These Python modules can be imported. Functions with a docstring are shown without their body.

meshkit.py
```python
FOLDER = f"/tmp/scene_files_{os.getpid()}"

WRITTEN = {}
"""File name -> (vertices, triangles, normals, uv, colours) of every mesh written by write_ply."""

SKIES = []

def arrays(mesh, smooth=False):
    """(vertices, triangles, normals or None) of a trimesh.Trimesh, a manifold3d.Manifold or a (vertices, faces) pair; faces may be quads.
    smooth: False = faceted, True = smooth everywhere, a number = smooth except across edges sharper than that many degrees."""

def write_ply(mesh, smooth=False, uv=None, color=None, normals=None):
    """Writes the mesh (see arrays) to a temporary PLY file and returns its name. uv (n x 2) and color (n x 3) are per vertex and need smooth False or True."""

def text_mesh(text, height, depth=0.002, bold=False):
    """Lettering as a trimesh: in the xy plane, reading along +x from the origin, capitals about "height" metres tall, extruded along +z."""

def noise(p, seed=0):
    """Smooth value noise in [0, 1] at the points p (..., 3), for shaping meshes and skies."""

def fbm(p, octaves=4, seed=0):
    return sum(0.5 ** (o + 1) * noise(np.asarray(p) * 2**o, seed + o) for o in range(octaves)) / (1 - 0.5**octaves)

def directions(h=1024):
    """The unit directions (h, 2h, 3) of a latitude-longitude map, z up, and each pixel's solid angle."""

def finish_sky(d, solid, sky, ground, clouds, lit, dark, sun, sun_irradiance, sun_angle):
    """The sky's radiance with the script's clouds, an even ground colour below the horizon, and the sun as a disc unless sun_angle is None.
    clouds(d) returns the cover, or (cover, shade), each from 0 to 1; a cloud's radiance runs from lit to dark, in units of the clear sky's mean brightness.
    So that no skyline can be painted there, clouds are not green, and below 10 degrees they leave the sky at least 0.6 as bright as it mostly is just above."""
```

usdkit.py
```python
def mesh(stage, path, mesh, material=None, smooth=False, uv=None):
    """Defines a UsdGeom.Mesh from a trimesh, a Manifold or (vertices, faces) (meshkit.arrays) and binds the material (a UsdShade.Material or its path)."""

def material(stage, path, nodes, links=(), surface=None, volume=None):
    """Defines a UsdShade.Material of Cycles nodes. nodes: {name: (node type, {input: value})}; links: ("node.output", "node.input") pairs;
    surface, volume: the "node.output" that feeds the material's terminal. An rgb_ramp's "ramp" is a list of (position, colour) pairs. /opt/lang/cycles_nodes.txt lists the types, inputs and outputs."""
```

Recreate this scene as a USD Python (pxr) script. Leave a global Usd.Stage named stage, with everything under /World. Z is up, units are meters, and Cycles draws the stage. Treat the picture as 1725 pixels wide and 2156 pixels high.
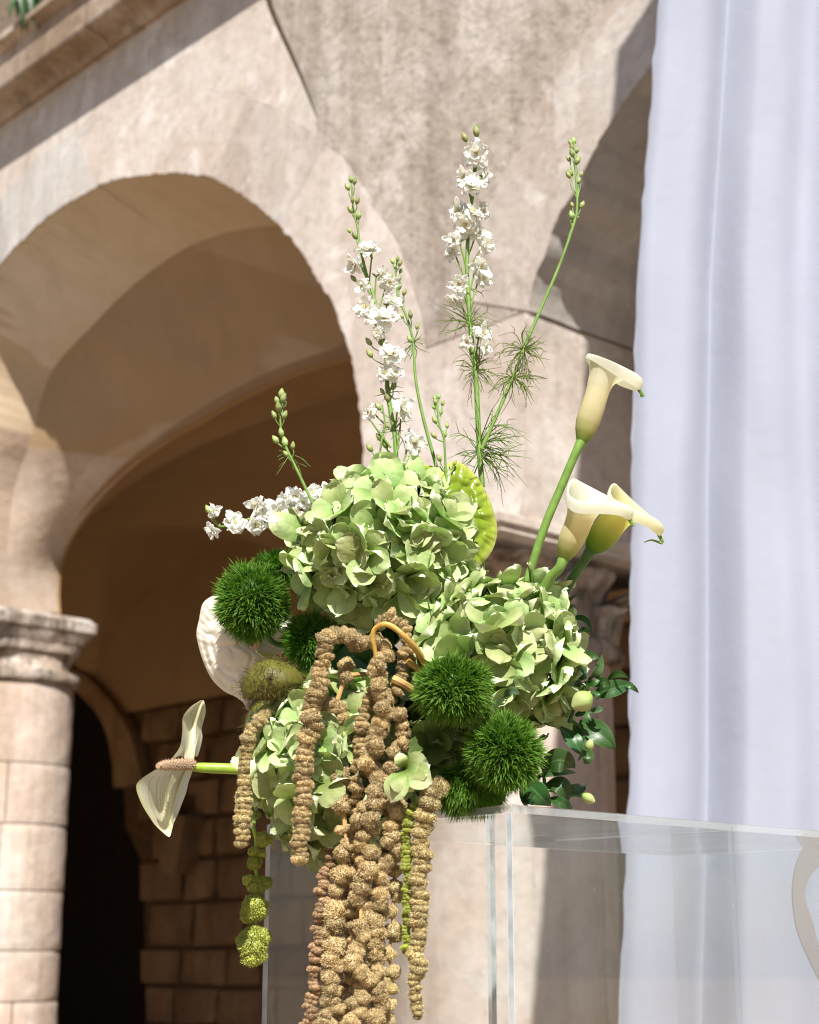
import math, random
import numpy as np, trimesh, usdkit, meshkit
from pxr import Usd, UsdGeom, UsdLux, UsdShade, Gf, Sdf
import shapely
from shapely.geometry import Polygon, LineString, Point, box as sbox
from shapely.ops import unary_union

stage = Usd.Stage.CreateInMemory()
UsdGeom.SetStageUpAxis(stage, UsdGeom.Tokens.z)
UsdGeom.SetStageMetersPerUnit(stage, 1.0)
UsdGeom.Xform.Define(stage, '/World')
UsdGeom.Scope.Define(stage, '/World/Looks')
rng = np.random.default_rng(7)
random.seed(7)

# ------------------------------------------------------------------ camera, sky, sun, exposure
PITCH = math.atan(1338 / 5000)
CAM_Z = 0.98
F = 5000 / 1.44928                      # focal length in units of the 1725-wide photograph
PLINTH_TOP = CAM_Z + 0.121
cam = UsdGeom.Camera.Define(stage, '/World/camera')
cam.CreateHorizontalApertureAttr(24.0)
cam.CreateVerticalApertureAttr(30.0)
cam.CreateFocalLengthAttr(48.0)
cam.CreateClippingRangeAttr(Gf.Vec2f(0.05, 200))
cam.CreateFStopAttr(8.0)
cam.CreateFocusDistanceAttr(1.53)
cam.CreateExposureAttr(0.95)
xf = UsdGeom.Xformable(cam)
xf.AddTranslateOp().Set(Gf.Vec3d(0, 0, CAM_Z))
xf.AddRotateXOp().Set(90 + math.degrees(PITCH))

SUN = np.array([0.09, -1.0, 1.17]); SUN /= np.linalg.norm(SUN)
sun = UsdLux.DistantLight.Define(stage, '/World/sun')
sun.CreateIntensityAttr(1.15)
sun.CreateAngleAttr(0.5)
sun.CreateNormalizeAttr(True)
sun.CreateColorAttr(Gf.Vec3f(1.0, 0.95, 0.88))
_z = Gf.Vec3d(*SUN); _x = Gf.Cross(Gf.Vec3d(0, 0, 1), _z).GetNormalized(); _y = Gf.Cross(_z, _x)
UsdGeom.Xformable(sun).AddTransformOp().Set(Gf.Matrix4d(*_x, 0, *_y, 0, *_z, 0, 0, 0, 0, 1))
dome = UsdLux.DomeLight.Define(stage, '/World/sky')
dm = usdkit.material(stage, '/World/Looks/sky', {
    't': ('sky_texture', {'sky_type': 'single_scattering', 'sun_disc': False,
                          'sun_elevation': float(math.asin(SUN[2])), 'sun_rotation': float(math.atan2(SUN[0], SUN[1]))}),
    'b': ('background_shader', {'strength': 0.06})}, [('t.color', 'b.color')], surface='b.background')
UsdShade.MaterialBindingAPI.Apply(dome.GetPrim()).Bind(dm)
dome.GetPrim().SetCustomDataByKey('kind', 'structure')


# ------------------------------------------------------------------ helpers
def W(px, py, y):
    """World point that lies y metres in front of the camera along the ground on the sight line of pixel (px, py)."""
    a, b = (px - 862.5) / F, (1078 - py) / F
    d = np.array([a, math.cos(PITCH) - b * math.sin(PITCH), math.sin(PITCH) + b * math.cos(PITCH)])
    return d * (y / d[1]) + np.array([0, 0, CAM_Z])


def WW(pts, y):
    pts = np.asarray(pts, float)
    ys = np.broadcast_to(y, len(pts)) if np.ndim(y) == 0 else np.asarray(y)
    return np.array([W(p[0], p[1], yy) for p, yy in zip(pts, ys)])


TH = 0.814
U = np.array([math.cos(TH), -math.sin(TH), 0.0])     # along the arcade, towards the camera
V = np.array([math.sin(TH), math.cos(TH), 0.0])      # into the arcade
O = np.array([-0.135, 5.5, 0.0])                     # right jamb of the left arch, on the wall's face
Z = np.array([0, 0, 1.0])


def uvz(u, v, z):
    return O + np.multiply.outer(u, U) + np.multiply.outer(v, V) + np.multiply.outer(z, Z)


def inv(px, py, v):
    """(u, z) where the sight line of a pixel meets the plane v metres into the arcade."""
    d = W(px, py, 1.0) - np.array([0, 0, CAM_Z])
    c = np.array([0, 0, CAM_Z])
    t = (v + O @ V - c @ V) / (d @ V)
    p = c + t * d
    return (p - O) @ U, p[2]


def nrm(a):
    a = np.asarray(a, float)
    return a / max(np.linalg.norm(a), 1e-12)


used = {}


def numbered(path):
    n = used.get(path, 0)
    used[path] = n + 1
    return path if n == 0 else f'{path}_{n:03d}'


offs = {}


def meta(prim, label=None, cat=None, group=None, kind=None):
    for k, v in (('label', label), ('category', cat), ('group', group), ('kind', kind)):
        if v:
            prim.SetCustomDataByKey(k, v)


def thing(name, label, cat, loc=(0, 0, 0), group=None, kind=None):
    path = numbered('/World/' + name)
    x = UsdGeom.Xform.Define(stage, path)
    x.AddTranslateOp().Set(Gf.Vec3d(*map(float, loc)))
    meta(x.GetPrim(), label, cat, group, kind)
    offs[path] = np.array(loc, float)
    return path


def part(parent, name, mesh, mat, smooth=35, uv=None, label=None, kind=None):
    path = numbered(parent + '/' + name)
    v, f, *_ = mesh if isinstance(mesh, tuple) else (np.asarray(mesh.vertices), np.asarray(mesh.faces))
    v = np.asarray(v, float) - offs[parent]
    if len(np.shape(f)) == 2 and np.shape(f)[1] == 4:
        f = np.asarray(f); f = np.vstack([f[:, [0, 1, 2]], f[:, [0, 2, 3]]])
    usdkit.mesh(stage, path, (v, f), MAT[mat], smooth=smooth, uv=uv)
    offs[path] = offs[parent]
    meta(stage.GetPrimAtPath(path), label=label, kind=kind)
    return path


def single(name, mesh, mat, smooth=35, uv=None, label=None, cat=None, group=None, kind=None):
    path = numbered('/World/' + name)
    v, f, *_ = mesh if isinstance(mesh, tuple) else (np.asarray(mesh.vertices), np.asarray(mesh.faces))
    f = np.asarray(f)
    if f.shape[1] == 4:
        f = np.vstack([f[:, [0, 1, 2]], f[:, [0, 2, 3]]])
    usdkit.mesh(stage, path, (np.asarray(v, float), f), MAT[mat], smooth=smooth, uv=uv)
    meta(stage.GetPrimAtPath(path), label, cat, group, kind)
    return path


def merge(ms):
    vs, fs, uvs, n = [], [], [], 0
    for m in ms:
        v, f = np.asarray(m[0], float), np.asarray(m[1])
        if f.shape[1] == 4:
            f = np.vstack([f[:, [0, 1, 2]], f[:, [0, 2, 3]]])
        vs.append(v); fs.append(f + n); n += len(v)
        uvs.append(m[2] if len(m) > 2 else np.zeros((len(v), 2)))
    return np.vstack(vs), np.vstack(fs), np.vstack(uvs)


def tm(m):
    return np.asarray(m.vertices), np.asarray(m.faces)


def catmull(pts, n):
    pts = np.asarray(pts, float)
    if len(pts) == 2:
        return pts[0] + np.linspace(0, 1, n)[:, None] * (pts[1] - pts[0])
    P = np.vstack([2 * pts[0] - pts[1], pts, 2 * pts[-1] - pts[-2]])
    t = np.linspace(0, len(pts) - 1 - 1e-9, n)
    i = t.astype(int); s = (t - i)[:, None]
    a, b, c, d = P[i], P[i + 1], P[i + 2], P[i + 3]
    return 0.5 * (2 * b + (c - a) * s + (2 * a - 5 * b + 4 * c - d) * s ** 2 + (-a + 3 * b - 3 * c + d) * s ** 3)


def tube(pts, r, n=8, cap=True):
    pts = np.asarray(pts, float); m = len(pts)
    r = np.broadcast_to(r, m) if np.ndim(r) == 0 else np.interp(np.linspace(0, 1, m), np.linspace(0, 1, len(r)), r)
    t = np.gradient(pts, axis=0); t /= np.maximum(np.linalg.norm(t, axis=1, keepdims=True), 1e-9)
    a = np.cross(t[0], [0.3, 0.9, 0.1]); a = nrm(a); ring = []
    ang = np.linspace(0, 2 * np.pi, n, endpoint=False)
    for k in range(m):
        a = nrm(a - t[k] * (a @ t[k])); b = np.cross(t[k], a)
        ring.append(pts[k] + r[k] * (np.cos(ang)[:, None] * a + np.sin(ang)[:, None] * b))
    v = np.vstack(ring); f = []
    for k in range(m - 1):
        for j in range(n):
            p, q = k * n + j, k * n + (j + 1) % n
            f += [(p, q, q + n), (p, q + n, p + n)]
    if cap:
        v = np.vstack([v, pts[:1], pts[-1:]]); c0, c1 = len(v) - 2, len(v) - 1
        for j in range(n):
            f += [(c0, (j + 1) % n, j), (c1, (m - 1) * n + j, (m - 1) * n + (j + 1) % n)]
    return v, np.array(f)


def grid(P):
    """Mesh of an (a, b, 3) array of points, with uv = (b, a) in 0..1."""
    a, b = P.shape[:2]
    i = np.arange(a * b).reshape(a, b)
    f = np.stack([i[:-1, :-1], i[:-1, 1:], i[1:, 1:], i[1:, :-1]], -1).reshape(-1, 4)
    uv = np.stack(np.meshgrid(np.linspace(0, 1, b), np.linspace(0, 1, a)), -1).reshape(-1, 2)
    return P.reshape(-1, 3), f, uv


def leaf(p0, p1, p2, hw, hint, fold=0.25, n=9, m=5, power=0.8, wave=0.0, twist=0.0, seed=0):
    p0, p1, p2 = map(np.asarray, (p0, p1, p2))
    t = np.linspace(0, 1, n)
    c = 2 * p1 - 0.5 * (p0 + p2)
    mid = (1 - t)[:, None] ** 2 * p0 + (2 * t * (1 - t))[:, None] * c + t[:, None] ** 2 * p2
    tan = np.gradient(mid, axis=0)
    w = hw * np.sin(np.pi * np.clip(t * 0.97 + 0.03, 0, 1) ** power) ** 0.85
    rows = []
    r = np.random.default_rng(seed)
    ph = r.uniform(0, 6.28)
    for k in range(n):
        T = nrm(tan[k]); s = nrm(np.cross(T, hint)); nn = np.cross(s, T)
        a = twist * (t[k] - 0.3)
        s, nn = s * math.cos(a) + nn * math.sin(a), nn * math.cos(a) - s * math.sin(a)
        x = np.linspace(-1, 1, m)
        rows.append(mid[k] + np.outer(x * w[k], s) + np.outer(fold * np.abs(x) * w[k] + wave * hw * np.sin(6 * t[k] + ph + 2 * x) * np.abs(x), nn))
    return grid(np.array(rows))


def ico(sub=2):
    m = trimesh.creation.icosphere(subdivisions=sub)
    return np.asarray(m.vertices), np.asarray(m.faces)


def extrude_uz(poly, v0, v1, tri_max=None):
    """A (u, z) polygon as a slab between the depths v0 and v1 of the arcade."""
    out = []
    for g in getattr(poly, 'geoms', [poly]):
        if g.is_empty or g.area < 1e-5:
            continue
        m = trimesh.creation.extrude_polygon(g, abs(v1 - v0), engine='earcut')
        p = np.asarray(m.vertices)
        out.append((uvz(p[:, 0], v1 - p[:, 2], p[:, 1]), np.asarray(m.faces)))
    v, f, _ = merge(out)
    return v, f


def box_uvz(u0, u1, v0, v1, z0, z1, jit=0.0, bev=0.0):
    m = trimesh.creation.box(extents=(1, 1, 1))
    p = np.asarray(m.vertices)
    q = uvz(u0 + (p[:, 0] + .5) * (u1 - u0), v0 + (p[:, 1] + .5) * (v1 - v0), z0 + (p[:, 2] + .5) * (z1 - z0))
    return q, np.asarray(m.faces)


def rough_block(u0, u1, v0, v1, z0, z1, r, seed, n=(6, 5)):
    """A stone block: rounded, uneven front face at v0, plain sides."""
    nu, nz = n
    g = np.random.default_rng(seed)
    a, b = np.meshgrid(np.linspace(0, 1, nu), np.linspace(0, 1, nz))
    edge = np.minimum(np.minimum(a, 1 - a) * (u1 - u0), np.minimum(b, 1 - b) * (z1 - z0))
    cu, cz = g.normal(0, 0.006, 4), g.normal(0, 0.006, 4)
    uu = u0 + a * (u1 - u0) + cu[0] * (1 - a) * (b - .5) * 2 + cu[1] * a * (b - .5) * 2
    zz = z0 + b * (z1 - z0) + cz[0] * (1 - b) * (a - .5) * 2 + cz[1] * b * (a - .5) * 2
    vv = v0 - r * np.clip(edge / 0.03, 0, 1) + g.normal(0, r * 0.25, a.shape)
    front = uvz(uu.ravel(), vv.ravel(), zz.ravel())
    i = np.arange(nu * nz).reshape(nz, nu)
    f = np.stack([i[:-1, :-1], i[:-1, 1:], i[1:, 1:], i[1:, :-1]], -1).reshape(-1, 4)
    f = np.vstack([f[:, [0, 1, 2]], f[:, [0, 2, 3]]])
    rim = np.concatenate([i[0, :], i[1:, -1], i[-1, -2::-1], i[-2:0:-1, 0]])
    back = uvz(uu.ravel()[rim], np.full(len(rim), v1), zz.ravel()[rim])
    k = len(front); L = len(rim); sides = []
    for j in range(L):
        sides += [(rim[j], k + j, k + (j + 1) % L), (rim[j], k + (j + 1) % L, rim[(j + 1) % L])]
    return np.vstack([front, back]), np.vstack([f, sides])


# ------------------------------------------------------------------ materials
MAT = {}


def mat(name, nodes, links, surface):
    MAT[name] = usdkit.material(stage, '/World/Looks/' + name, nodes, links, surface=surface)


def stone(name, base, patch, dark, light, bump=0.35, streak=0.6, rough=0.9, vary=0.16, scale=1.0, grain=1.0, pits=0.55, flake=0.0):
    """Weathered stone: broad tone patches, vertical streaks, pits and fine grain; each block a little different."""
    mat(name, {
        'geo': ('geometry', {}), 'oi': ('object_info', {}),
        'n1': ('noise_texture', {'scale': 1.7 * scale, 'detail': 5.0, 'roughness': 0.6, 'distortion': 0.3}),
        'r1': ('rgb_ramp', {'ramp': [(0.36, base), (0.52, patch), (0.66, light)]}),
        'map': ('mapping', {'scale': (6.0 * scale, 6.0 * scale, 0.55 * scale)}),
        'n2': ('noise_texture', {'scale': 1.0, 'detail': 6.0, 'roughness': 0.65}),
        'r2': ('rgb_ramp', {'ramp': [(0.47, (0, 0, 0)), (0.66, (streak, streak, streak))]}),
        'm2': ('mix_color', {'blend_type': 'mix', 'b': dark}),
        'n3': ('noise_texture', {'scale': 22.0 * scale, 'detail': 8.0, 'roughness': 0.7}),
        'r3': ('rgb_ramp', {'ramp': [(0.3, (0.7, 0.68, 0.66)), (0.5, (1, 1, 1)), (0.7, (1.12, 1.12, 1.12))]}),
        'm3': ('mix_color', {'blend_type': 'multiply', 'fac': grain, 'use_clamp_result': False}),
        'v': ('map_range', {'from_min': 0.0, 'from_max': 1.0, 'to_min': 1 - vary, 'to_max': 1 + vary}),
        'vc': ('combine_color', {}),
        'm4': ('mix_color', {'blend_type': 'multiply', 'fac': 1.0, 'use_clamp_result': False}),
        'n4': ('noise_texture', {'scale': 3.1 * scale, 'detail': 9.0, 'roughness': 0.62, 'distortion': 0.4}),
        'r4': ('rgb_ramp', {'ramp': [(0.55, (0, 0, 0)), (0.585, (flake, flake, flake)), (0.70, (flake * .8, flake * .8, flake * .8))]}),
        'm6': ('mix_color', {'blend_type': 'mix', 'b': tuple(min(c * 1.12, 0.72) for c in light)}),
        'n5': ('noise_texture', {'scale': 5.3 * scale, 'detail': 9.0, 'roughness': 0.7}),
        'r5': ('rgb_ramp', {'ramp': [(0.62, (0, 0, 0)), (0.70, (streak * .7, streak * .7, streak * .7))]}),
        'm7': ('mix_color', {'blend_type': 'mix', 'b': dark}),
        'vor': ('voronoi_texture', {'scale': 9.0 * scale, 'randomness': 1.0}),
        'rv': ('rgb_ramp', {'ramp': [(0.0, (0.35, 0.3, 0.25)), (0.07, (1, 1, 1))]}),
        'm5': ('mix_color', {'blend_type': 'multiply', 'fac': pits, 'use_clamp_result': False}),
        'nb': ('noise_texture', {'scale': 9.0 * scale, 'detail': 9.0, 'roughness': 0.68}),
        'bp': ('bump', {'strength': bump, 'distance': 0.03}),
        'p': ('principled_bsdf', {'roughness': rough, 'specular_ior_level': 0.2})},
        [('geo.position', 'n1.vector'), ('n1.fac', 'r1.fac'), ('geo.position', 'map.vector'), ('map.vector', 'n2.vector'),
         ('n2.fac', 'r2.fac'), ('r2.color', 'm2.fac'), ('r1.color', 'm6.a'), ('geo.position', 'n4.vector'), ('n4.fac', 'r4.fac'), ('r4.color', 'm6.fac'), ('m6.result', 'm7.a'), ('geo.position', 'n5.vector'), ('n5.fac', 'r5.fac'), ('r5.color', 'm7.fac'), ('m7.result', 'm2.a'), ('geo.position', 'n3.vector'), ('n3.fac', 'r3.fac'),
         ('m2.result', 'm3.a'), ('r3.color', 'm3.b'), ('oi.random', 'v.value'), ('v.result', 'vc.r'), ('v.result', 'vc.g'), ('v.result', 'vc.b'),
         ('m3.result', 'm4.a'), ('vc.color', 'm4.b'), ('geo.position', 'vor.vector'), ('vor.distance', 'rv.fac'),
         ('m4.result', 'm5.a'), ('rv.color', 'm5.b'), ('m5.result', 'p.base_color'),
         ('geo.position', 'nb.vector'), ('nb.fac', 'bp.height'), ('bp.normal', 'p.normal')], 'p.BSDF')


def plain(name, col, rough=0.6, noise=0.25, scale=60.0, bump=0.15, spec=0.4, dist=0.002):
    c0 = tuple(np.array(col) * (1 - noise)); c1 = tuple(np.array(col) * (1 + noise))
    mat(name, {'geo': ('geometry', {}), 'n': ('noise_texture', {'scale': scale, 'detail': 5.0, 'roughness': 0.6}),
               'r': ('rgb_ramp', {'ramp': [(0.3, c0), (0.7, c1)]}), 'b': ('bump', {'strength': bump, 'distance': dist}),
               'p': ('principled_bsdf', {'roughness': rough, 'specular_ior_level': spec})},
        [('geo.position', 'n.vector'), ('n.fac', 'r.fac'), ('r.color', 'p.base_color'), ('n.fac', 'b.height'), ('b.normal', 'p.normal')], 'p.BSDF')


def petal(name, ramp, trans, tfac=0.3, rough=0.55, spec=0.3, vary=0.12, bump=0.3, bscale=220.0, bdist=0.001, axis='y', mottle=0.12):
    """Plant tissue: colour along the blade (uv), mottling, fine relief and light shining through."""
    mat(name, {
        'tc': ('texture_coordinate', {}), 'sx': ('separate_xyz', {}), 'r': ('rgb_ramp', {'ramp': ramp}),
        'geo': ('geometry', {}), 'oi': ('object_info', {}),
        'n': ('noise_texture', {'scale': 90.0, 'detail': 4.0}),
        'rn': ('map_range', {'from_min': 0.25, 'from_max': 0.75, 'to_min': 1 - mottle, 'to_max': 1 + mottle}),
        'v': ('map_range', {'from_min': 0.0, 'from_max': 1.0, 'to_min': 1 - vary, 'to_max': 1 + vary}),
        'mm': ('math', {'math_type': 'multiply'}), 'vc': ('combine_color', {}),
        'm': ('mix_color', {'blend_type': 'multiply', 'fac': 1.0, 'use_clamp_result': False}),
        'h': ('hsv', {'saturation': 1.0, 'value': 1.0, 'fac': 1.0}),
        'hv': ('map_range', {'from_min': 0.0, 'from_max': 1.0, 'to_min': 0.5 - vary * 0.12, 'to_max': 0.5 + vary * 0.12}),
        'nb': ('noise_texture', {'scale': bscale, 'detail': 3.0}),
        'b': ('bump', {'strength': bump, 'distance': bdist}),
        'tm': ('mix_color', {'blend_type': 'multiply', 'fac': 1.0, 'b': trans, 'use_clamp_result': False}),
        't': ('translucent_bsdf', {}),
        'p': ('principled_bsdf', {'roughness': rough, 'specular_ior_level': spec}),
        'x': ('mix_closure', {'fac': tfac})},
        [('tc.UV', 'sx.vector'), ('sx.' + axis, 'r.fac'), ('geo.position', 'n.vector'), ('n.fac', 'rn.value'), ('oi.random', 'v.value'),
         ('rn.result', 'mm.value1'), ('v.result', 'mm.value2'), ('mm.value', 'vc.r'), ('mm.value', 'vc.g'), ('mm.value', 'vc.b'),
         ('r.color', 'm.a'), ('vc.color', 'm.b'), ('m.result', 'h.color'), ('oi.random', 'hv.value'), ('hv.result', 'h.hue'),
         ('h.color', 'p.base_color'), ('h.color', 'tm.a'), ('tm.result', 't.color'),
         ('geo.position', 'nb.vector'), ('nb.fac', 'b.height'), ('b.normal', 'p.normal'),
         ('p.BSDF', 'x.closure1'), ('t.BSDF', 'x.closure2')], 'x.closure')


stone('pale_stone', (0.465, 0.39, 0.335), (0.53, 0.47, 0.42), (0.31, 0.24, 0.18), (0.575, 0.535, 0.50), streak=0.3, grain=0.7, pits=0.2, flake=0.7, bump=0.28)
stone('grey_stone', (0.46, 0.42, 0.385), (0.49, 0.47, 0.445), (0.30, 0.25, 0.19), (0.54, 0.51, 0.48), streak=0.3, grain=0.5, pits=0.15, bump=0.2, flake=0.5)
stone('spandrel_stone', (0.42, 0.36, 0.305), (0.47, 0.41, 0.355), (0.19, 0.15, 0.11), (0.54, 0.49, 0.45), bump=0.7, streak=0.45, flake=0.6)
stone('column_stone', (0.49, 0.39, 0.32), (0.54, 0.45, 0.395), (0.33, 0.25, 0.18), (0.57, 0.52, 0.48), streak=0.6, vary=0.07, grain=0.6, pits=0.15, flake=0.3)
stone('capital_stone', (0.36, 0.285, 0.225), (0.46, 0.39, 0.335), (0.09, 0.07, 0.045), (0.58, 0.54, 0.51), bump=0.9, streak=0.9, scale=2.2, flake=0.6)
stone('cornice_stone', (0.31, 0.225, 0.155), (0.39, 0.30, 0.23), (0.15, 0.10, 0.06), (0.50, 0.42, 0.36), streak=0.5, flake=0.4)
stone('soffit_shade_tone', (0.46, 0.365, 0.25), (0.48, 0.385, 0.27), (0.36, 0.28, 0.185), (0.50, 0.41, 0.30), bump=0.06, streak=0.3, vary=0.0, grain=0.15, pits=0.0, flake=0.15)  # brownish cast of the shaded soffit put into its colour
stone('web_shade_tone', (0.32, 0.225, 0.13), (0.335, 0.238, 0.14), (0.26, 0.18, 0.104), (0.35, 0.25, 0.15), bump=0.05, streak=0.3, vary=0.0, grain=0.12, pits=0.0, flake=0.22)  # darker still: weaker light further in, put into the colour
stone('vault_shade_tone', (0.275, 0.175, 0.09), (0.29, 0.187, 0.097), (0.21, 0.13, 0.068), (0.305, 0.20, 0.107), bump=0.05, streak=0.25, vary=0.0, grain=0.12, pits=0.0, flake=0.12)  # warm brown of the loggia shade put into the colour
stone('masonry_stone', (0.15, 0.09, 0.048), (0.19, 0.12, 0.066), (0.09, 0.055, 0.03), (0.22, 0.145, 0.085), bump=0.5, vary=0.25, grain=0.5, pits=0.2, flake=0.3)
stone('springer_shade_tone', (0.37, 0.285, 0.21), (0.41, 0.325, 0.255), (0.28, 0.205, 0.14), (0.45, 0.38, 0.32), streak=0.4, grain=0.4, pits=0.1, vary=0.0)  # between pale stone and web tone, part of the shade in its colour
stone('paving_stone', (0.30, 0.215, 0.135), (0.33, 0.24, 0.15), (0.20, 0.145, 0.09), (0.36, 0.27, 0.18), bump=0.2, vary=0.0)
plain('mortar', (0.085, 0.05, 0.027), 0.95, 0.3, 30, 0.4, 0.1, 0.01)
plain('joint_shade', (0.20, 0.155, 0.115), 0.95, 0.3, 30, 0.4, 0.1, 0.01)
plain('dark_line_fill', (0.085, 0.065, 0.045), 0.95, 0.3, 60, 0.4, 0.1, 0.01)
plain('unlit_black', (0.012, 0.009, 0.007), 0.9, 0.3, 20, 0.2, 0.1, 0.01)  # near-black, the darkness of the room put into its surface colour
plain('stem_green', (0.14, 0.25, 0.045), 0.5, 0.25, 80, 0.1)
plain('stem_dark', (0.05, 0.12, 0.03), 0.5, 0.3, 80, 0.1)
plain('stem_lime', (0.26, 0.40, 0.04), 0.4, 0.12, 80, 0.1)
plain('stem_tan', (0.50, 0.31, 0.12), 0.6, 0.2, 150, 0.3)
plain('stem_gold', (0.45, 0.28, 0.06), 0.5, 0.2, 150, 0.3)
plain('stamen', (0.5, 0.42, 0.18), 0.7, 0.2, 300)
plain('dark_eye', (0.10, 0.09, 0.02), 0.8, 0.3, 300)
plain('foam_dark', (0.012, 0.016, 0.008), 0.9, 0.4, 60)
plain('spadix_tan', (0.42, 0.29, 0.19), 0.6, 0.2, 500, 0.4)
plain('hair_brown', (0.10, 0.065, 0.02), 0.7, 0.2, 300)
petal('hydrangea', [(0.0, (0.06, 0.13, 0.015)), (0.26, (0.20, 0.31, 0.07)), (0.62, (0.415, 0.505, 0.215)), (0.88, (0.55, 0.625, 0.36)), (1.0, (0.70, 0.74, 0.54))], (0.72, 0.92, 0.42), 0.22, vary=0.2, bump=0.7, mottle=0.16)  # pale edge is its own; base darkened further for shade between petals
petal('hydrangea_shade', [(0.0, (0.05, 0.10, 0.015)), (0.5, (0.13, 0.20, 0.05)), (1.0, (0.24, 0.31, 0.12))], (0.75, 0.92, 0.4), 0.2, vary=0.14)  # darker copy of the petal colours, with shade put into them
petal('white_petal', [(0.0, (0.62, 0.66, 0.38)), (0.25, (0.85, 0.85, 0.79)), (1.0, (0.88, 0.88, 0.86))], (1, 1, 0.9), 0.35, vary=0.04, mottle=0.03)
petal('bud_green', [(0.0, (0.20, 0.30, 0.06)), (0.5, (0.36, 0.42, 0.17)), (1.0, (0.22, 0.27, 0.07))], (0.9, 1, 0.5), 0.15, vary=0.2, mottle=0.2)
petal('feather', [(0.0, (0.14, 0.22, 0.04)), (1.0, (0.24, 0.33, 0.09))], (0.9, 1, 0.5), 0.25, vary=0.15)
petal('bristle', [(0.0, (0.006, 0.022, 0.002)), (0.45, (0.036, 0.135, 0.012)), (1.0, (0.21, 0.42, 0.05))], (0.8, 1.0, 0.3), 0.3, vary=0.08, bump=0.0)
petal('calla_white', [(0.0, (0.20, 0.34, 0.05)), (0.10, (0.42, 0.46, 0.14)), (0.25, (0.66, 0.62, 0.33)), (0.6, (0.78, 0.74, 0.52)), (0.82, (0.80, 0.80, 0.68)), (0.92, (0.84, 0.85, 0.80)), (1.0, (0.84, 0.85, 0.80))], (1, 0.97, 0.75), 0.5, rough=0.4, vary=0.02, bump=0.05, mottle=0.03)
petal('calla_yellow', [(0.0, (0.10, 0.24, 0.02)), (0.2, (0.28, 0.40, 0.05)), (0.45, (0.58, 0.58, 0.18)), (0.75, (0.72, 0.68, 0.28)), (0.88, (0.80, 0.80, 0.62)), (1.0, (0.84, 0.85, 0.80))], (1, 0.97, 0.55), 0.5, rough=0.4, vary=0.02, bump=0.05, mottle=0.03)
petal('calla_spadix', [(0.0, (0.72, 0.58, 0.2)), (1.0, (0.75, 0.62, 0.22))], (1, 1, 0.6), 0.1, vary=0.02)
petal('anthurium_white', [(0.0, (0.74, 0.68, 0.55)), (0.5, (0.80, 0.76, 0.66)), (1.0, (0.78, 0.74, 0.62))], (1, 0.95, 0.8), 0.2, rough=0.35, spec=0.4, vary=0.02, bump=0.05, mottle=0.04)
petal('anthurium_lime', [(0.0, (0.10, 0.17, 0.01)), (0.6, (0.17, 0.25, 0.012)), (0.88, (0.25, 0.33, 0.025)), (1.0, (0.42, 0.45, 0.10))], (1, 1, 0.35), 0.15, rough=0.13, spec=0.6, vary=0.02, bump=0.02, mottle=0.12)
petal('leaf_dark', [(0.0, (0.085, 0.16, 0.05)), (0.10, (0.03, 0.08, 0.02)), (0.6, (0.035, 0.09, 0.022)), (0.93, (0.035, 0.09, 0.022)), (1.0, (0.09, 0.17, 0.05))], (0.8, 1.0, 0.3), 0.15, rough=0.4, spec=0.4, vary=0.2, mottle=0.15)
petal('leaf_grey', [(0.0, (0.06, 0.11, 0.05)), (1.0, (0.09, 0.15, 0.075))], (0.8, 1.0, 0.4), 0.12, rough=0.5, vary=0.2)
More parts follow.
